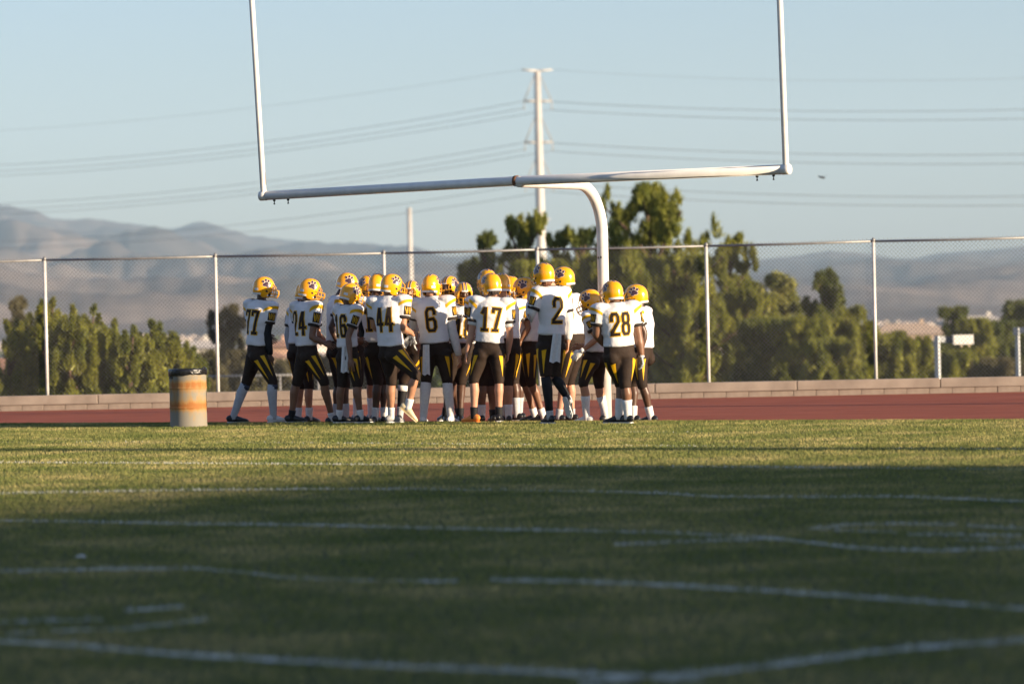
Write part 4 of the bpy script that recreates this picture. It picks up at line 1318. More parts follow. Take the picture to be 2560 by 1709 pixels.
    mm = mk.mesh('face_mask'); mm.materials.append(m_maskm); HT['subs'].append(('face_mask', mm))
    for side in (1, -1):
        mm = MB().ell((side * .088, .045, -.075), (.018, .04, .05), seg=10, rows=7).mesh('jaw_pad')
        mm.materials.append(m_blk); HT['subs'].append(('jaw_pad', mm))
helmet_template()

# ---------------- cleat template
def cleat_template():
    ys = [-.082, -.066, -.03, .02, .07, .12, .16, .188, .202]
    w_ = [.020, .033, .037, .037, .042, .047, .043, .030, .012]
    h_ = [.028, .044, .052, .050, .040, .029, .024, .018, .010]
    zc = [.048, .056, .062, .060, .050, .042, .037, .032, .026]
    up = MB().loft([(0, y, z) for y, z in zip(ys, zc)], w_, h_, xdir=(1, 0, 0), seg=14, dome=.3)
    me = up.mesh('shoe')
    for v in me.vertices:
        if v.co.z < .016: v.co.z = .016
    sl = MB()
    V = []; F = []
    prof = [(y, x * 1.06) for y, x in zip(ys, w_)]
    out = [(x, y) for y, x in prof] + [(-x, y) for y, x in reversed(prof)]
    n_ = len(out)
    for z in (.008, .020): V += [(x, y, z) for x, y in out]
    F = [tuple(reversed(range(n_))), tuple(range(n_, 2 * n_))] + [(i, (i + 1) % n_, n_ + (i + 1) % n_, n_ + i) for i in range(n_)]
    sl.add(V, F)
    for x, y in ((-.025, -.05), (.025, -.05), (-.033, .08), (.033, .08), (-.03, .135), (.03, .135), (0, .175)):
        sl.loft([(x, y, .010), (x, y, -.003)], [.007, .005], seg=6, dome=False)
    lc = MB()
    for y, z, x in ((.03, .105, .024), (.05, .096, .025), (.07, .087, .025), (.09, .077, .026)):
        lc.loft([(-x, y, z - .006), (0, y, z), (x, y, z - .006)], [.0035] * 3, seg=5, dome=False)
    return me, sl.mesh('sole', False), lc.mesh('laces')
CLEAT = cleat_template()
CR_ = {'A': (540, 660, .2678), 'B': (800, 660, .2679), 'C': (1000, 650, .2742), 'D': (1250, 640, .2806)}
UP = Vector((0, 0, 1))
def fw(h): return Vector((math.sin(R(h)), math.cos(R(h)), 0))
def rt(h): return Vector((math.cos(R(h)), -math.sin(R(h)), 0))
PEOPLE = []
def hand_shape(mb, E, W, pn, curl=1.0, grow=0.0, side=1):
    d_ = (W - E).normalized()
    p = (pn - d_ * pn.dot(d_)).normalized()
    s = d_.cross(p) * side
    mb.loft([W - d_ * .015, W + d_ * .03, W + d_ * .085], [.027 + grow, .039 + grow, .041 + grow], [.021 + grow, .017 + grow, .014 + grow], xdir=s, seg=10)
    for i, L_ in enumerate((.072, .082, .077, .060)):
        b0 = W + d_ * .088 + s * (.031 - .0205 * i)
        a1, a2 = R(22 * curl + 4 * i), R(62 * curl + 5 * i)
        p1 = b0 + (d_ * math.cos(a1) + p * math.sin(a1) + s * (.06 - .05 * i)) * (L_ * .52)
        p2 = p1 + (d_ * math.cos(a2) + p * math.sin(a2)) * (L_ * .48)
        mb.loft([b0, p1, p2], [.0092 + grow, .0085 + grow, .0072 + grow], seg=7)
    b0 = W + d_ * .028 + s * .034
    p1 = b0 + (d_ * .62 + s * .55 + p * .35).normalized() * .038
    p2 = p1 + (d_ * .85 + s * .1 + p * .45).normalized() * .030
    mb.loft([b0, p1, p2], [.013 + grow, .0105 + grow, .0082 + grow], seg=7)

def person(sp):
    dep = sp['d']
    seed = len(PEOPLE) + 1
    def cv(q, base=0.0):
        x0_, y0_, s_ = CR_[sp['c']]
        return at(x0_ + q[0] * s_, y0_ + q[1] * s_, dep + base + (q[2] if len(q) > 2 else 0))
    ht, hh = sp['ht'], sp['hh']
    hl = sp.get('hl', ht)
    F_, R_ = fw(ht), rt(ht)
    Fl, Rl = fw(hl), rt(hl)
    H = cv(sp['H'])
    g0 = gz(H.x, H.y)
    k = sp.get('k', (H.z - g0) / 1.735)
    bw = sp.get('bw', 1.0)
    hfw = fw(hh)
    N = cv(sp['N']) if 'N' in sp else H - UP * .215 * k - hfw * .035
    P = cv(sp['P']) if 'P' in sp else N - UP * .565 * k - F_ * .10
    T = (N - P).normalized()
    Rs = (R_ - T * R_.dot(T)).normalized(); Fs = T.cross(Rs) * -1
    if Fs.dot(F_) < 0: Fs = -Fs
    root = thing('person', sp['label'], 'person', (P.x, P.y, gz(P.x, P.y)), 'football players in the huddle')
    skin = SKIN[sp.get('skin', 'brown')]
    body = MB(); fingers = MB()
    jer = MB(); pan = MB()
    TL = (N - P).length
    def sp_pt(t_): return P + T * (TL * t_) - Fs * (.02 * math.sin(max(0, min(1, t_)) * 3.14))
    # ---- torso
    Rm = lambda t_: (Rl * (1 - t_) + R_ * t_).normalized()
    ts = [0, .2, .4, .6, .8, .95]
    body.loft([sp_pt(t_) for t_ in ts], [x * bw for x in (.145, .135, .14, .155, .15, .08)], [x * bw for x in (.10, .09, .095, .105, .095, .07)], xdir=[Rm(t_) for t_ in ts], seg=16)
    ts = [.17, .22, .36, .5, .66, .8, .9, .98, 1.04]
    wob = [random.uniform(-.004, .004) for _ in ts]
    hemx = sp.get('hem', 0)
    ts[0] += hemx; ts[1] += hemx
    jer.loft([sp_pt(t_) for t_ in ts], [(x + w_) * bw for x, w_ in zip((.186, .184, .174, .186, .212, .222, .200, .125, .080), wob)],
             [(x - w_) * bw for x, w_ in zip((.142, .140, .133, .136, .148, .150, .132, .092, .072), wob)], xdir=[Rm(t_) for t_ in ts], seg=20, dome=.08)
    MS = Matrix((Rs, Fs, T)).transposed()
    # ---- head and neck
    pit = R(sp.get('hp', 8)); tl = R(sp.get('roll', 0))
    hm = Matrix((rt(hh), hfw, UP)).transposed() @ Matrix.Rotation(-pit, 3, 'X') @ Matrix.Rotation(tl, 3, 'Y')
    hw_ = lambda x, y, z: H + hm @ Vector((x, y, z)) * sp.get('hs', 1.0)
    body.loft([N - T * .04, N + T * .03, hw_(0, -.03, -.09), hw_(0, -.015, -.04)], [.075, .060, .056, .058], seg=12)
    body.ell(hw_(0, -.012, .022), (.080, .098, .095), hm)
    body.loft([hw_(0, .02, .04), hw_(0, .035, -.03), hw_(0, .045, -.085), hw_(0, .055, -.115)], [.074, .068, .054, .034], [.075, .066, .054, .034], xdir=hm @ Vector((1, 0, 0)), seg=14)
    body.loft([hw_(0, .098, .015), hw_(0, .117, -.028), hw_(0, .100, -.042)], [.010, .016, .016], seg=8)
    body.loft([hw_(-.05, .082, .022), hw_(0, .100, .024), hw_(.05, .082, .022)], [.012, .013, .012], seg=8)
    body.loft([hw_(-.022, .098, -.068), hw_(0, .104, -.069), hw_(.022, .098, -.068)], [.008, .010, .008], seg=8)
    # ---- arms
    arms = {}
    for s, key in ((-1, 'aL'), (1, 'aR')):
        a = sp.get(key, {})
        Sj = N - T * (.070 * k) + Rs * (s * .192 * bw) + Fs * a.get('sf', 0.0) + T * a.get('su', 0.0)
        bz = Sj.y - dep
        E = cv(a['E'], bz) if 'E' in a else Sj - UP * .28 * k + Rs * (s * .03) + F_ * .05
        if 'W' in a: W = cv(a['W'], E.y - dep)
        else: W = E - UP * .10 * k + F_ * .21 + Rs * (-s * .05)
        arms[s] = (Sj, E, W, a)
        msc = bw * sp.get('arm', 1.0)
        up1 = Sj.lerp(E, .35); up2 = Sj.lerp(E, .75)
        fo1 = E.lerp(W, .28); fo2 = E.lerp(W, .7)
        body.loft([Sj, up1, up2, E, fo1, fo2, W], [x * msc for x in (.060, .058, .049, .044, .047, .037, .029)], seg=12)
        inward = (P + T * .2 - W); inward.z = 0
        pn = (inward.normalized() if inward.length > .05 else -Rs * s) + F_ * .2
        if 'pn' in a: pn = Vector(a['pn'])
        d_ = (W - E).normalized()
        sd_ = 1 if d_.cross((pn - d_ * pn.dot(d_))).dot(F_ + UP * .2) > 0 else -1
        hand_shape(fingers, E, W, pn, a.get('curl', .8), 0, sd_)
        if a.get('glove'):
            gm = MB(); hand_shape(gm, E, W, pn, a.get('curl', .8), .004, sd_)
            gm.loft([E.lerp(W, .84), W + d_ * .01], [.035, .033], seg=12, dome=False)
            gl = gm.build('glove', {'white': m_wht, 'dark': mat('glove_dark', (.05, .06, .075), .35, scale=25, col2=(.45, .5, .55))}[a['glove']], root)
        if a.get('band'):
            MB().loft([E.lerp(W, .80), E.lerp(W, 1.0)], [.037, .036], seg=14, dome=.1).build('wristband', m_wht, root)
        # sleeve of the jersey with its pad
        sl_end = a.get('sl', .56)
        jer.ell(Sj + T * .040 + Rs * (s * -.012), (.118 * bw, .112 * bw, .064), MS)
        e_ = Sj.lerp(E, sl_end); m_ = Sj.lerp(E, sl_end * .5)
        st = Sj + T * .015
        jer.loft([st, m_, e_], [.098 * bw, .094 * bw, .086 * bw], [.096 * bw, .092 * bw, .084 * bw], xdir=Fs, seg=16, dome=.06)
        ud = (E - Sj).normalized()
        arms[s] += (st, e_, ud)
    # ---- legs
    legs = {}
    for s, key in ((-1, 'lL'), (1, 'lR')):
        a = sp.get(key, {})
        hip = P + Rl * (s * .092 * bw) - UP * .015
        bz = hip.y - dep
        if 'A' in a:
            if len(a['A']) == 1 or a.get('plant', True):
                q = cv((a['A'][0], 1430) + tuple(a['A'][1:2]), bz)
                an = Vector((q.x, q.y, gz(q.x, q.y) + .085))
            else:
                an = cv(a['A'], bz)
        else:
            q = hip + Rl * (s * .035); an = Vector((q.x, q.y, gz(q.x, q.y) + .085))
        if 'K' in a: kn = cv(a['K'], (bz + an.y - dep) / 2 + 0.0)
        else: kn = hip.lerp(an, .5) + Fl * .04 + UP * .01
        fh = a.get('fh', hl)
        legs[s] = (hip, kn, an, fh, a)
        lg = sp.get('leg', 1.0) * (.5 + .5 * bw)
        bk = -fw(fh)
        body.loft([hip, hip.lerp(kn, .5), kn, kn.lerp(an, .3) + bk * .014, kn.lerp(an, .62) + bk * .004, an, an - UP * .03],
                  [x * lg for x in (.088, .076, .056, .060, .046, .037, .038)], seg=14)
        th = kn + (an - kn).normalized() * sp.get('pl', .055)
        pan.loft([hip + UP * .02, hip.lerp(kn, .35), hip.lerp(kn, .72), kn, th], [x * lg for x in (.112, .103, .082, .069, .064)], seg=18, dome=.08)
        pan.ell(hip - Fl * .045 - UP * .03, (.088 * bw, .088, .095), Matrix((Rl, Fl, UP)).transposed())
        # foot
        if a.get('plant', True):
            ff = fw(fh); u_ = UP
        else:
            ff = (cv(a['T'], an.y - dep) - (an - UP * .05)).normalized()
            u_ = (UP - ff * UP.dot(ff)).normalized()
        rr_ = ff.cross(u_)
        M4 = Matrix((rr_, ff, u_)).transposed().to_4x4()
        M4.translation = an - u_ * .085
        body.loft([M4 @ Vector((0, -.05, .05)), M4 @ Vector((0, .0, .06)), M4 @ Vector((0, .08, .045)), M4 @ Vector((0, .17, .032))], [.028, .03, .034, .025], [.03, .035, .025, .014], xdir=rr_, seg=10)
        shc = a.get('shoe', sp.get('shoe', 'black'))
        so = link('shoe', CLEAT[0] if shc == 'black' else CLEAT[0].copy(), None, root)
        if shc != 'black': so.data.materials.clear()
        if len(so.data.materials) == 0: so.data.materials.append(SHOEC[shc])
        so.matrix_basis = M4
        for mm, nm, mt_ in ((CLEAT[1], 'sole', m_wht if shc in ('black', 'white', 'grey') else SHOEC[shc]), (CLEAT[2], 'laces', m_wht if shc != 'black' else m_blk)):
            c_ = mm if True else mm
            if nm == 'sole' and shc in ('gold', 'orange'): c_ = mm.copy(); c_.materials.clear()
            sb = bpy.data.objects.new(nm, c_); COL.objects.link(sb); sb.parent = so
            if len(c_.materials) == 0: c_.materials.append(mt_)
        # sock
        sk = a.get('sock', sp.get('sock', ('white', .28)))
        if sk:
            f0 = 1 - sk[1]
            fs = np.linspace(f0, 1.0, 5)
            pts = [kn.lerp(an, f) + bk * (.012 * math.exp(-((f - .35) / .25) ** 2)) for f in fs] + [an - u_ * .035]
            rds = [float(np.interp(f, [0, .3, .62, 1], [.056, .061, .047, .038])) * lg + .006 for f in fs] + [.043]
            sko = MB().loft(pts, rds, seg=16, dome=.1).build('sock', SOCKC[sk[0]], root)
            if len(sk) > 2:
                MB().loft([kn.lerp(an, f0), kn.lerp(an, f0 + .13)], [rds[0] + .003, rds[0] + .002], seg=16, dome=.05).build('sock_band', {'navy': mat('navy_knit', (.03, .04, .07), .8), 'black': m_blk, 'white': SOCKC['white']}[sk[2]], sko)
        if a.get('legging', sp.get('legging')):
            fs = np.linspace(.0, .86, 6)
            pts = [kn.lerp(an, f) + bk * (.012 * math.exp(-((f - .35) / .25) ** 2)) for f in fs]
            MB().loft(pts, [float(np.interp(f, [0, .3, .62, 1], [.056, .061, .047, .038])) * lg + .0045 for f in fs], seg=16, dome=.1).build('legging', m_blk, root)
        if a.get('kneeband'):
            MB().loft([kn.lerp(an, .16), kn.lerp(an, .30)], [.069, .069], seg=16, dome=.1).build('knee_band', SOCKC['white'], root)
    # ---- pelvis
    MPl = Matrix((Rl, Fl, UP)).transposed()
    ts = [-.06, .06, .2, .30]
    pan.loft([sp_pt(t_) for t_ in ts], [x * bw for x in (.165, .182, .172, .160)], [x * bw for x in (.118, .130, .124, .115)], xdir=Rl, seg=20, dome=.2)
    # ---- build meshes
    bme = remesh(body, .0155, 2)
    bb = bmesh.new(); bb.from_mesh(bme)
    fm = fingers.mesh('f'); bb.from_mesh(fm); bb.to_mesh(bme); bb.free(); bpy.data.meshes.remove(fm)
    bme.polygons.foreach_set('use_smooth', [True] * len(bme.polygons))
    bo = link('body', bme, skin, root)
    jme = remesh(jer, .0140, 3, .0105, seed)
    jo = link('jersey', jme, m_jersey, root)
    pme = remesh(pan, .0160, 3, .0035, seed + 50)
    po = link('pants', pme, m_pants, root)
    jb = bvh_of(jme); pb_ = bvh_of(pme)
    # ---- print on the jersey
    nb = sp.get('num')
    sh = sp.get('sh', nb)
    if nb:
        cc = sp_pt(.60)
        write_on(nb, jb, cc, Rs, T, Fs, .305 * k, .114 * k * sp.get('nw', 1), .022, .036, jo)          # back
        if 170 <= (ht % 360) + 45 <= 290 or sp.get('front'):
            write_on(nb, jb, sp_pt(.52), -Rs, T, -Fs, .26 * k, .11 * k, .02, .034, jo)
            write_on('BONANZA', jb, sp_pt(.80), -Rs, T, -Fs, .042, .030, .007, .008, jo, 'team_name', outline=0)
    if sh:
        for s in (-1, 1):                                                                                  # small shoulder numbers
            c_ = arms[s][0] + T * .3 - Rs * (s * .035)
            write_on(sh, jb, c_ + T * .2, Rs * 1.0, Fs, -T, .075, .036, .008, .011, jo, 'shoulder_number', outline=.0)
    for s in (-1, 1):
        Sj, E, W, a, st, e_, ud = arms[s]
        Ls = (e_ - st).length
        o1 = (Rs * s - ud * (Rs * s).dot(ud)).normalized(); o2 = ud.cross(o1)
        bs_ = 1 if (-Fs).dot(o2) > 0 else -1
        def sl_ray(ph, ax):
            d_ = o1 * math.cos(ph) + o2 * math.sin(ph)
            c_ = st + ud * (ax * Ls)
            return (c_ + d_ * .35, -d_)
        # gold band curving over the shoulder
        g = []
        for ph in np.linspace(-1.75, 1.75, 26):
            lift = -.02 + .30 * (abs(ph) / 1.75) ** 2
            g.append([sl_ray(ph, lift + q) for q in (-.10, .0, .10)])
        v, f = project_grid(g, jb, .003)
        if f: link('shoulder_stripe', mesh_from(v, f, 'shoulder_stripe'), m_gold, jo)
        # striped emblem on the sleeve
        g = [[sl_ray(ph + .42 * bs_, ax) for ph in np.linspace(-.58, .58, 9)] for ax in np.linspace(.34, .90, 7)]
        v, f = project_grid(g, jb, .003)
        if f: em = link('sleeve_emblem', mesh_from(v, f, 'sleeve_emblem'), m_brown, jo)
        V = []; F = []
        for p0, p1, w0 in ((-.36, -.26, .10), (-.08, -.16, .13), (.10, .12, .12), (.36, .26, .11)):
            g = []
            for i, ax in enumerate(np.linspace(.40, .84, 7)):
                c_ = 1.15 * (p0 + (p1 - p0) * i / 6) + .05 * math.sin(i) + .42 * bs_
                ww = w0 * (1 - .45 * abs(i - 3) / 3)
                g.append([sl_ray(c_ - ww / 2, ax), sl_ray(c_, ax), sl_ray(c_ + ww / 2, ax)])
            v, f = project_grid(g, jb, .0052)
            F += [tuple(i + len(V) for i in q) for q in f]; V += v
        if F: link('emblem_stripes', mesh_from(V, F, 'emblem_stripes'), m_gold, jo)
        # cuff
        MB().loft([e_ - ud * .010, e_ + ud * .020], [.0865 * bw, .083 * bw], [.0845 * bw, .081 * bw], xdir=Fs, seg=18, dome=.1).build('cuff', m_cuff, jo)
        msc = bw * sp.get('arm', 1.0)
        if a.get('under'):
            MB().loft([e_, e_ + ud * a['under'] * .6, e_ + ud * a['under']], [.066 * msc, .066 * msc, .068 * msc], seg=14, dome=.08).build('undershirt_sleeve', SOCKC['white'], root)
        if a.get('sleeve'):
            up2 = Sj.lerp(E, .5); fo1 = E.lerp(W, .28); fo2 = E.lerp(W, .7)
            w_end = E.lerp(W, a.get('send', .97))
            MB().loft([up2, Sj.lerp(E, .75), E, fo1, fo2, w_end], [x * msc + .006 for x in (.056, .050, .047, .049, .041, .034)], seg=14, dome=.1).build(
                'arm_sleeve', {'black': m_blk, 'grey': SOCKC['grey'], 'white': SOCKC['white']}[a['sleeve']], root)
    # collar
    MB().loft([sp_pt(1.0) + T * .008, sp_pt(1.0) + T * .030], [.082 * bw, .074 * bw], [.074 * bw, .068 * bw], xdir=Rs, seg=18, dome=.1).build('collar', m_cuff, jo)
    # ---- gold spikes on the trousers
    for s in (-1, 1):
        hip, kn, an, fh, a = legs[s]
        ax = (kn - hip); L_ = ax.length; ax.normalize()
        o1 = (fw(hl) - ax * fw(hl).dot(ax)).normalized(); o2 = (Rl * s - ax * (Rl * s).dot(ax)); o2 = (o2 - o1 * o2.dot(o1)).normalized()
        V = []; F = []
        for ph, t0, t1, w0 in ((36, .10, .80, .42), (90, .12, .86, .48), (146, .16, .90, .52)):
            g = []
            for i in range(13):
                f_ = i / 12
                w_ = w0 * (1 - f_) ** .85 + .02
                c_ = R(ph) + .22 * (1 - f_) - .15
                row = []
                for q in (-.5, -.17, .17, .5):
                    an_ = c_ + w_ * q
                    d_ = o1 * math.cos(an_) + o2 * math.sin(an_)
                    cpt = hip + ax * (L_ * (t0 + (t1 - t0) * f_ - (.035 * q if i == 0 else 0)))
                    row.append((cpt + d_ * .30, -d_))
                g.append(row)
            v, f = project_grid(g, pb_, .0028)
            F += [tuple(i + len(V) for i in q) for q in f]; V += v
        if F: link('gold_stripes', mesh_from(V, F, 'gold_stripes'), m_gold, po)
    # ---- helmet
    hs = sp.get('hs', 1.0)
    Mh = hm.to_4x4() @ Matrix.Scale(hs, 4); Mh.translation = H
    ho = link('helmet', HT['shell'], None, root)
    ho.matrix_basis = Mh
    for key, mm in HT['subs']:
        sb = bpy.data.objects.new(key, mm); COL.objects.link(sb); sb.parent = ho
    if sp.get('face'):
        for s in (-1, 1):
            eo = MB().ell(hw_(s * .033, .083, .000), (.0135, .010, .008), hm, seg=10, rows=8).build('eye', m_eye, bo)
            MB().ell(hw_(s * .033, .0925, .000), (.006, .004, .006), hm, seg=8, rows=6).build('iris', m_iris, eo)
        MB().loft([hw_(-.03, .092, -.052), hw_(0, .103, -.051), hw_(.03, .092, -.052)], [.006, .007, .006], seg=6).build('moustache', HAIRC['dark'], bo)
        MB().loft([hw_(-.052, .045, -.075), hw_(-.03, .085, -.098), hw_(0, .098, -.108), hw_(.03, .085, -.098), hw_(.052, .045, -.075)], [.012, .016, .020, .016, .012], seg=8).build('beard', HAIRC['dark'], bo)
    if sp.get('hair'):
        hr = MB(); rg = random.Random(seed)
        for i in range(46):
            a_ = rg.uniform(-65, 65); e = Vector((math.sin(R(a_)), -math.cos(R(a_)), 0))
            b0 = hw_(e.x * .068, e.y * .085, -.055); b2 = hw_(e.x * .078 + rg.uniform(-.01, .01), e.y * .098, -.125 - rg.uniform(0, .035))
            md_ = b0.lerp(b2, .5) + hm @ Vector((rg.uniform(-.012, .012), rg.uniform(-.016, .0), 0))
            hr.loft([b0, md_, b2], [.012, .012, .005], seg=6)
        hr.build('hair', HAIRC[sp['hair']], bo)
    if 'towel' in sp:
        (tx, ty), (bx, by), w_, dy = sp['towel']
        a_ = cv((tx, ty, dy)); b_ = cv((bx, by, dy))
        V = []; F = []; nr_, nc_ = 12, 8
        rr_ = Vector((1, 0, 0))
        for lay in (0, 1):
            for i in range(nr_ + 1):
                f = i / nr_
                for j in range(nc_ + 1):
                    q = j / nc_ - .5
                    c_ = a_.lerp(b_, f)
                    V.append(c_ + rr_ * (q * w_ * (.85 + .2 * f)) + Vector((0, .012 * math.sin(q * 11 + f * 2) - .012 * f + lay * .008, (.01 * math.sin(q * 9) if i == nr_ else 0))))
        n1 = (nr_ + 1) * (nc_ + 1)
        for i in range(nr_):
            for j in range(nc_):
                q = i * (nc_ + 1) + j
                F.append((q, q + 1, q + nc_ + 2, q + nc_ + 1)); q += n1; F.append((q + nc_ + 1, q + nc_ + 2, q + 1, q))
        link('towel', mesh_from(V, F, 'towel'), SOCKC['white'], root)
    PEOPLE.append(root)
    return root, arms
# ---------------- the huddle, left to right (pixel readings per player, depth in metres)
P_ = []
P_.append(dict(c='A', d=49.95, ht=42, hl=72, hh=78, hp=6, H=(450, 215), N=(420, 352), P=(385, 835), skin='dark', num='77', sock=('grey', .93, 'navy'), shoe='black',
    aR=dict(E=(478, 640), W=(505, 850), sleeve='black', glove=None), lL=dict(K=(285, 1100, .05), A=(160, .1), fh=75), lR=dict(K=(530, 1100, -.05), A=(535, -.05), fh=60, shoe='white'),
    label='football player with 77 on his back and a black arm sleeve, leftmost of the huddle'))
P_.append(dict(c='A', d=50.9, ht=40, hh=55, H=(838, 262), skin='tan',  sock=('white', .30), bw=.95,
    aL=dict(E=(672, 660), W=(690, 800), sleeve='grey'), lL=dict(A=(765, 0), K=(790, 1130)), lR=dict(A=(870, 0), K=(870, 1130)),
    label='football player mostly hidden behind the one numbered 24, grey left sleeve showing'))
P_.append(dict(c='A', d=49.55, ht=45, hl=70, hh=80, hp=10, H=(880, 232), N=(845, 362), P=(855, 835), skin='brown', num='24', sock=('black', .18), bw=.98,
    aR=dict(E=(895, 690, -.05), W=(1010, 735, -.02), curl=.9), lL=dict(K=(755, 1100), A=(705, .05), fh=80), lR=dict(K=(1010, 1095, -.05), A=(1085, 0), fh=80, sock=('white', .16)),
    label='football player with 24 on his back holding his bare forearm out to the right'))
P_.append(dict(c='B', d=50.3, ht=75, hh=88, hp=16, H=(258, 178), N=(185, 310), P=(160, 800), skin='dark', sh='55',
    aR=dict(E=(105, 590), W=(165, 735)), lL=dict(A=(150, .1)), lR=dict(A=(240, 0)), sock=('grey', .4),
    label='tall football player bowing his head right behind the one numbered 16'))
P_.append(dict(c='B', d=48.95, ht=48, hl=60, hh=62, hp=20, H=(292, 280), N=(262, 398), P=(262, 845), skin='brown', num='16', sock=('white', .20), bw=.9,
    aR=dict(E=(264, 680, -.04), W=(284, 890, -.06)), lL=dict(K=(205, 1110), A=(178, .05), fh=70), lR=dict(K=(345, 1110), A=(378, 0), fh=60), towel=((236, 770), (232, 1010), .10, -.17),
    label='shorter football player with 16 on his back and a white towel at his hip'))
P_.append(dict(c='B', d=51.3, ht=140, hh=140, hp=8, H=(440, 200), skin='tan',  face=True, front=True, sock=('white', .5),
    label='football player facing the camera between the raised gold helmets left of 44'))
P_.append(dict(c='B', d=49.5, ht=14, hh=32, hp=8, H=(545, 185), N=(520, 315), P=(545, 800), skin='dark', num='14', sock=('white', .28),
    aL=dict(E=(395, 600), W=(420, 760), sleeve='black'), lL=dict(K=(540, 1090), A=(512, 0)), lR=dict(K=(590, 1090, .1), A=(600, .15)),
    label='football player with a black left sleeve just left of the one numbered 44'))
P_.append(dict(c='B', d=48.45, ht=24, hl=62, hh=66, hp=8, H=(672, 192), N=(640, 312), P=(668, 820), skin='tan', num='44', bw=1.08, hem=-.04, sock=('white', .26), shoe='gold',
    aR=dict(E=(772, 600, -.04), W=(855, 640, .10), curl=1.2, su=.0), lL=dict(K=(668, 1090), A=(668, .1), fh=50, shoe='grey'),
    lR=dict(K=(895, 1035, -.08), A=(822, 1335, -.1), plant=False, T=(915, 1452), fh=70),
    label='stocky football player with 44 on his back stepping forward in gold shoes'))
P_.append(dict(c='B', d=50.6, ht=190, hh=196, hp=6, H=(852, 250), skin='tan', num='52', face=True, front=True, legging=True, sock=('grey', .25),
    lL=dict(A=(745, 0), K=(780, 1080), kneeband=True), lR=dict(A=(640, .1), K=(660, 1090)),
    label='bearded football player facing the camera between the ones numbered 44 and 6'))
P_.append(dict(c='C', d=48.75, ht=8, hh=22, hp=4, H=(285, 226), N=(285, 348), P=(325, 830), skin='light', num='6', sock=('white', .93), shoe='white', bw=1.05, nw=1.15,
    aR=dict(E=(478, 640), W=(535, 870), sleeve='white', send=1.0), aL=dict(E=(120, 600, .12), W=(150, 760, .2), sleeve='white'), lL=dict(K=(240, 1090), A=(212, 0), fh=10), lR=dict(K=(432, 1095), A=(465, 0), fh=25), towel=((238, 770), (238, 1045), .095, -.22),
    label='football player with 6 on his back, white long sleeves and a hanging towel'))
P_.append(dict(c='C', d=50.9, ht=205, hh=212, hp=6, H=(450, 238), skin='dark',  face=True, front=True, sock=('black', .2), bw=1.05,
    lL=dict(A=(410, 0)), lR=dict(A=(540, 0)),
    label='football player with a dark face turned left, just right of the one numbered 6'))
P_.append(dict(c='C', d=50.0, ht=172, hh=172, hp=12, H=(580, 298), N=(570, 430), P=(560, 830), skin='dark', num='18', face=True, front=True, sock=('black', .22),
    lL=dict(A=(548, 0), K=(560, 1100)), lR=dict(A=(415, .1), K=(450, 1100)),
    label='football player facing the camera with BONANZA and 18 on his chest'))
P_.append(dict(c='C', d=49.4, ht=348, hh=338, hp=5, H=(795, 180), skin='brown',  sock=('white', .34), bw=1.1,
    lL=dict(A=(745, 0), K=(745, 1110)), lR=dict(A=(850, .05), K=(830, 1110), sock=('black', .2)),
    label='tall football player hidden behind the one numbered 17, helmet top showing'))
P_.append(dict(c='C', d=48.1, ht=2, hh=326, hp=8, H=(830, 218), N=(842, 350), P=(812, 825), skin='light', num='17', sock=('black', .24), shoe='black', hair='dark', nw=1.05,
    aL=dict(E=(650, 665), W=(612, 850), under=.065), aR=dict(E=(1003, 680), W=(985, 850, .05), under=.065),
    lL=dict(K=(672, 1085), A=(675, 0), fh=-50, shoe='orange'), lR=dict(K=(905, 1090), A=(903, 0), fh=5),
    label='football player with 17 on his back and one orange shoe'))
P_.append(dict(c='C', d=48.75, ht=350, hh=350, hp=6, H=(925, 218), skin='tan',  sock=('white', .36), bw=1.12,
    aR=dict(E=(1062, 620), W=(1010, 790)), lL=dict(A=(930, .1), K=(930, 1110)), lR=dict(A=(990, 0), K=(985, 1110)),
    label='broad football player just behind and right of the one numbered 17'))
P_.append(dict(c='C', d=50.3, ht=300, hh=300, hp=8, H=(1000, 240), skin='dark',  sock=('grey', .5), bw=.95,
    lL=dict(A=(1065, 0)), lR=dict(A=(1090, .1)),
    label='football player behind, between 17 and the left-facing player by number 2'))
P_.append(dict(c='D', d=49.1, ht=282, hh=268, hp=10, H=(212, 285), N=(235, 400), P=(270, 830), skin='brown',  sock=('white', .22), bw=.95,
    aL=dict(E=(250, 640), W=(180, 755)), lL=dict(K=(275, 1120, -.05), A=(385, 0), fh=-70), lR=dict(K=(215, 1120), A=(310, .1), fh=-70),
    label='football player facing left with his masked face beside the one numbered 2'))
P_.append(dict(c='D', d=47.0, ht=328, hl=335, hh=318, hp=4, H=(388, 158), N=(455, 285), P=(455, 780), skin='light', num='2', sock=('grey', .16), legging=True, shoe='black', hair='auburn', nw=1.2, bw=.97, pl=.0,
    aL=dict(E=(268, 560, -.03), W=(258, 400, .06), sleeve='white', send=.9, curl=1.1, pn=(.6, .3, .2)), aR=dict(E=(622, 600), W=(605, 775), sleeve='white', send=.82),
    lL=dict(K=(405, 1075, -.02), A=(447, 0), fh=-30), lR=dict(K=(492, 1080), A=(618, 1288, -.05), plant=False, T=(655, 1452, .06), fh=-30), towel=((510, 690), (487, 945), .125, -.20),
    label='tall football player with 2 on his back touching his face mask, towel behind'))
P_.append(dict(c='D', d=48.8, ht=300, hh=282, hp=5, H=(562, 190), skin='light',  sock=('grey', .2), bw=.98,
    aR=dict(E=(672, 640), W=(650, 780)), aL=dict(E=(640, 520), W=(600, 700)), lL=dict(A=(525, 0), K=(560, 1110)), lR=dict(A=(640, .1), K=(620, 1110)),
    label='tall football player facing left right behind the one numbered 2'))
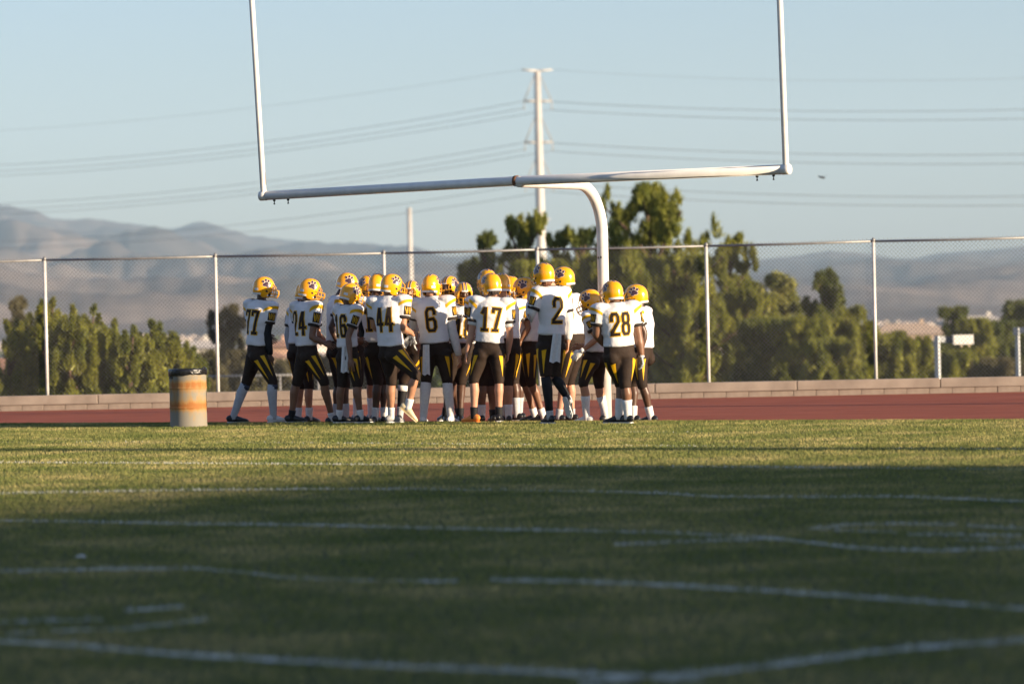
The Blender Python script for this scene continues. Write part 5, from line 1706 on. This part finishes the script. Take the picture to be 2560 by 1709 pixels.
P_.append(dict(c='D', d=47.75, ht=300, hl=305, hh=282, hp=20, H=(800, 395), N=(838, 512), P=(835, 915), skin='tan',  sock=('white', .62), shoe='white', bw=.86,
    aL=dict(E=(862, 735, -.05), W=(725, 850), glove='white'), lL=dict(K=(742, 1130, -.05), A=(772, -.05), fh=-60), lR=dict(K=(880, 1140), A=(945, .1), fh=60, shoe='black'),
    label='short football player bowing left with a gloved hand, in front of the goal post'))
P_.append(dict(c='D', d=46.4, ht=347, hl=340, hh=322, hp=6, H=(1000, 318), N=(1030, 430), P=(1062, 870), skin='brown', num='28', sock=('white', .52), shoe='black', bw=1.08, arm=1.15, leg=1.05, nw=1.08,
    aL=dict(E=(862, 700), W=(930, 790, .15)), aR=dict(E=(1235, 725), W=(1262, 900), glove='dark', band=True, curl=1.1),
    lL=dict(K=(1075, 1130, .1), A=(1060, .12), fh=-70), lR=dict(K=(1115, 1140, -.05), A=(1140, -.05), fh=-35),
    label='muscular football player with 28 on his back and a dark glove'))
P_.append(dict(c='D', d=47.35, ht=288, hl=300, hh=276, hp=6, H=(1210, 350), N=(1245, 470), P=(1262, 880), skin='dark', sh='9', sock=('white', .32), shoe='black', bw=.98,
    aL=dict(E=(1288, 690), W=(1255, 850)), lL=dict(K=(1265, 1140, -.05), A=(1345, 0), fh=-60), lR=dict(K=(1180, 1130, .1), A=(1190, .1), fh=-60),
    label='football player facing left, rightmost of the huddle, partly behind the one numbered 28'))
made = [person(q) for q in P_]
# the pair of gloves carried by the player numbered 44
arm44 = made[7][1][1]
Wp, Ep = arm44[2], arm44[1]
d_ = (Wp - Ep).normalized()
gm = MB()
q = Wp + d_ * .07 - UP * .03
hand_shape(gm, q + UP * .1 - Vector((.02, 0, 0)), q + Vector((-.02, -.01, -.01)), Vector((1, 0, 0)), .5, .003, 1)
hand_shape(gm, q + UP * .1 + Vector((.03, 0, 0)), q + Vector((-.06, .01, -.0)), Vector((.3, -1, 0)), .7, .003, -1)
go = gm.build('football_gloves', mat('glove_mixed', (.02, .02, .022), .4, scale=26, col2=(.7, .7, .68)), None)
tag(go, 'pair of black and white gloves dangling from the hand of the player numbered 44', 'gloves')
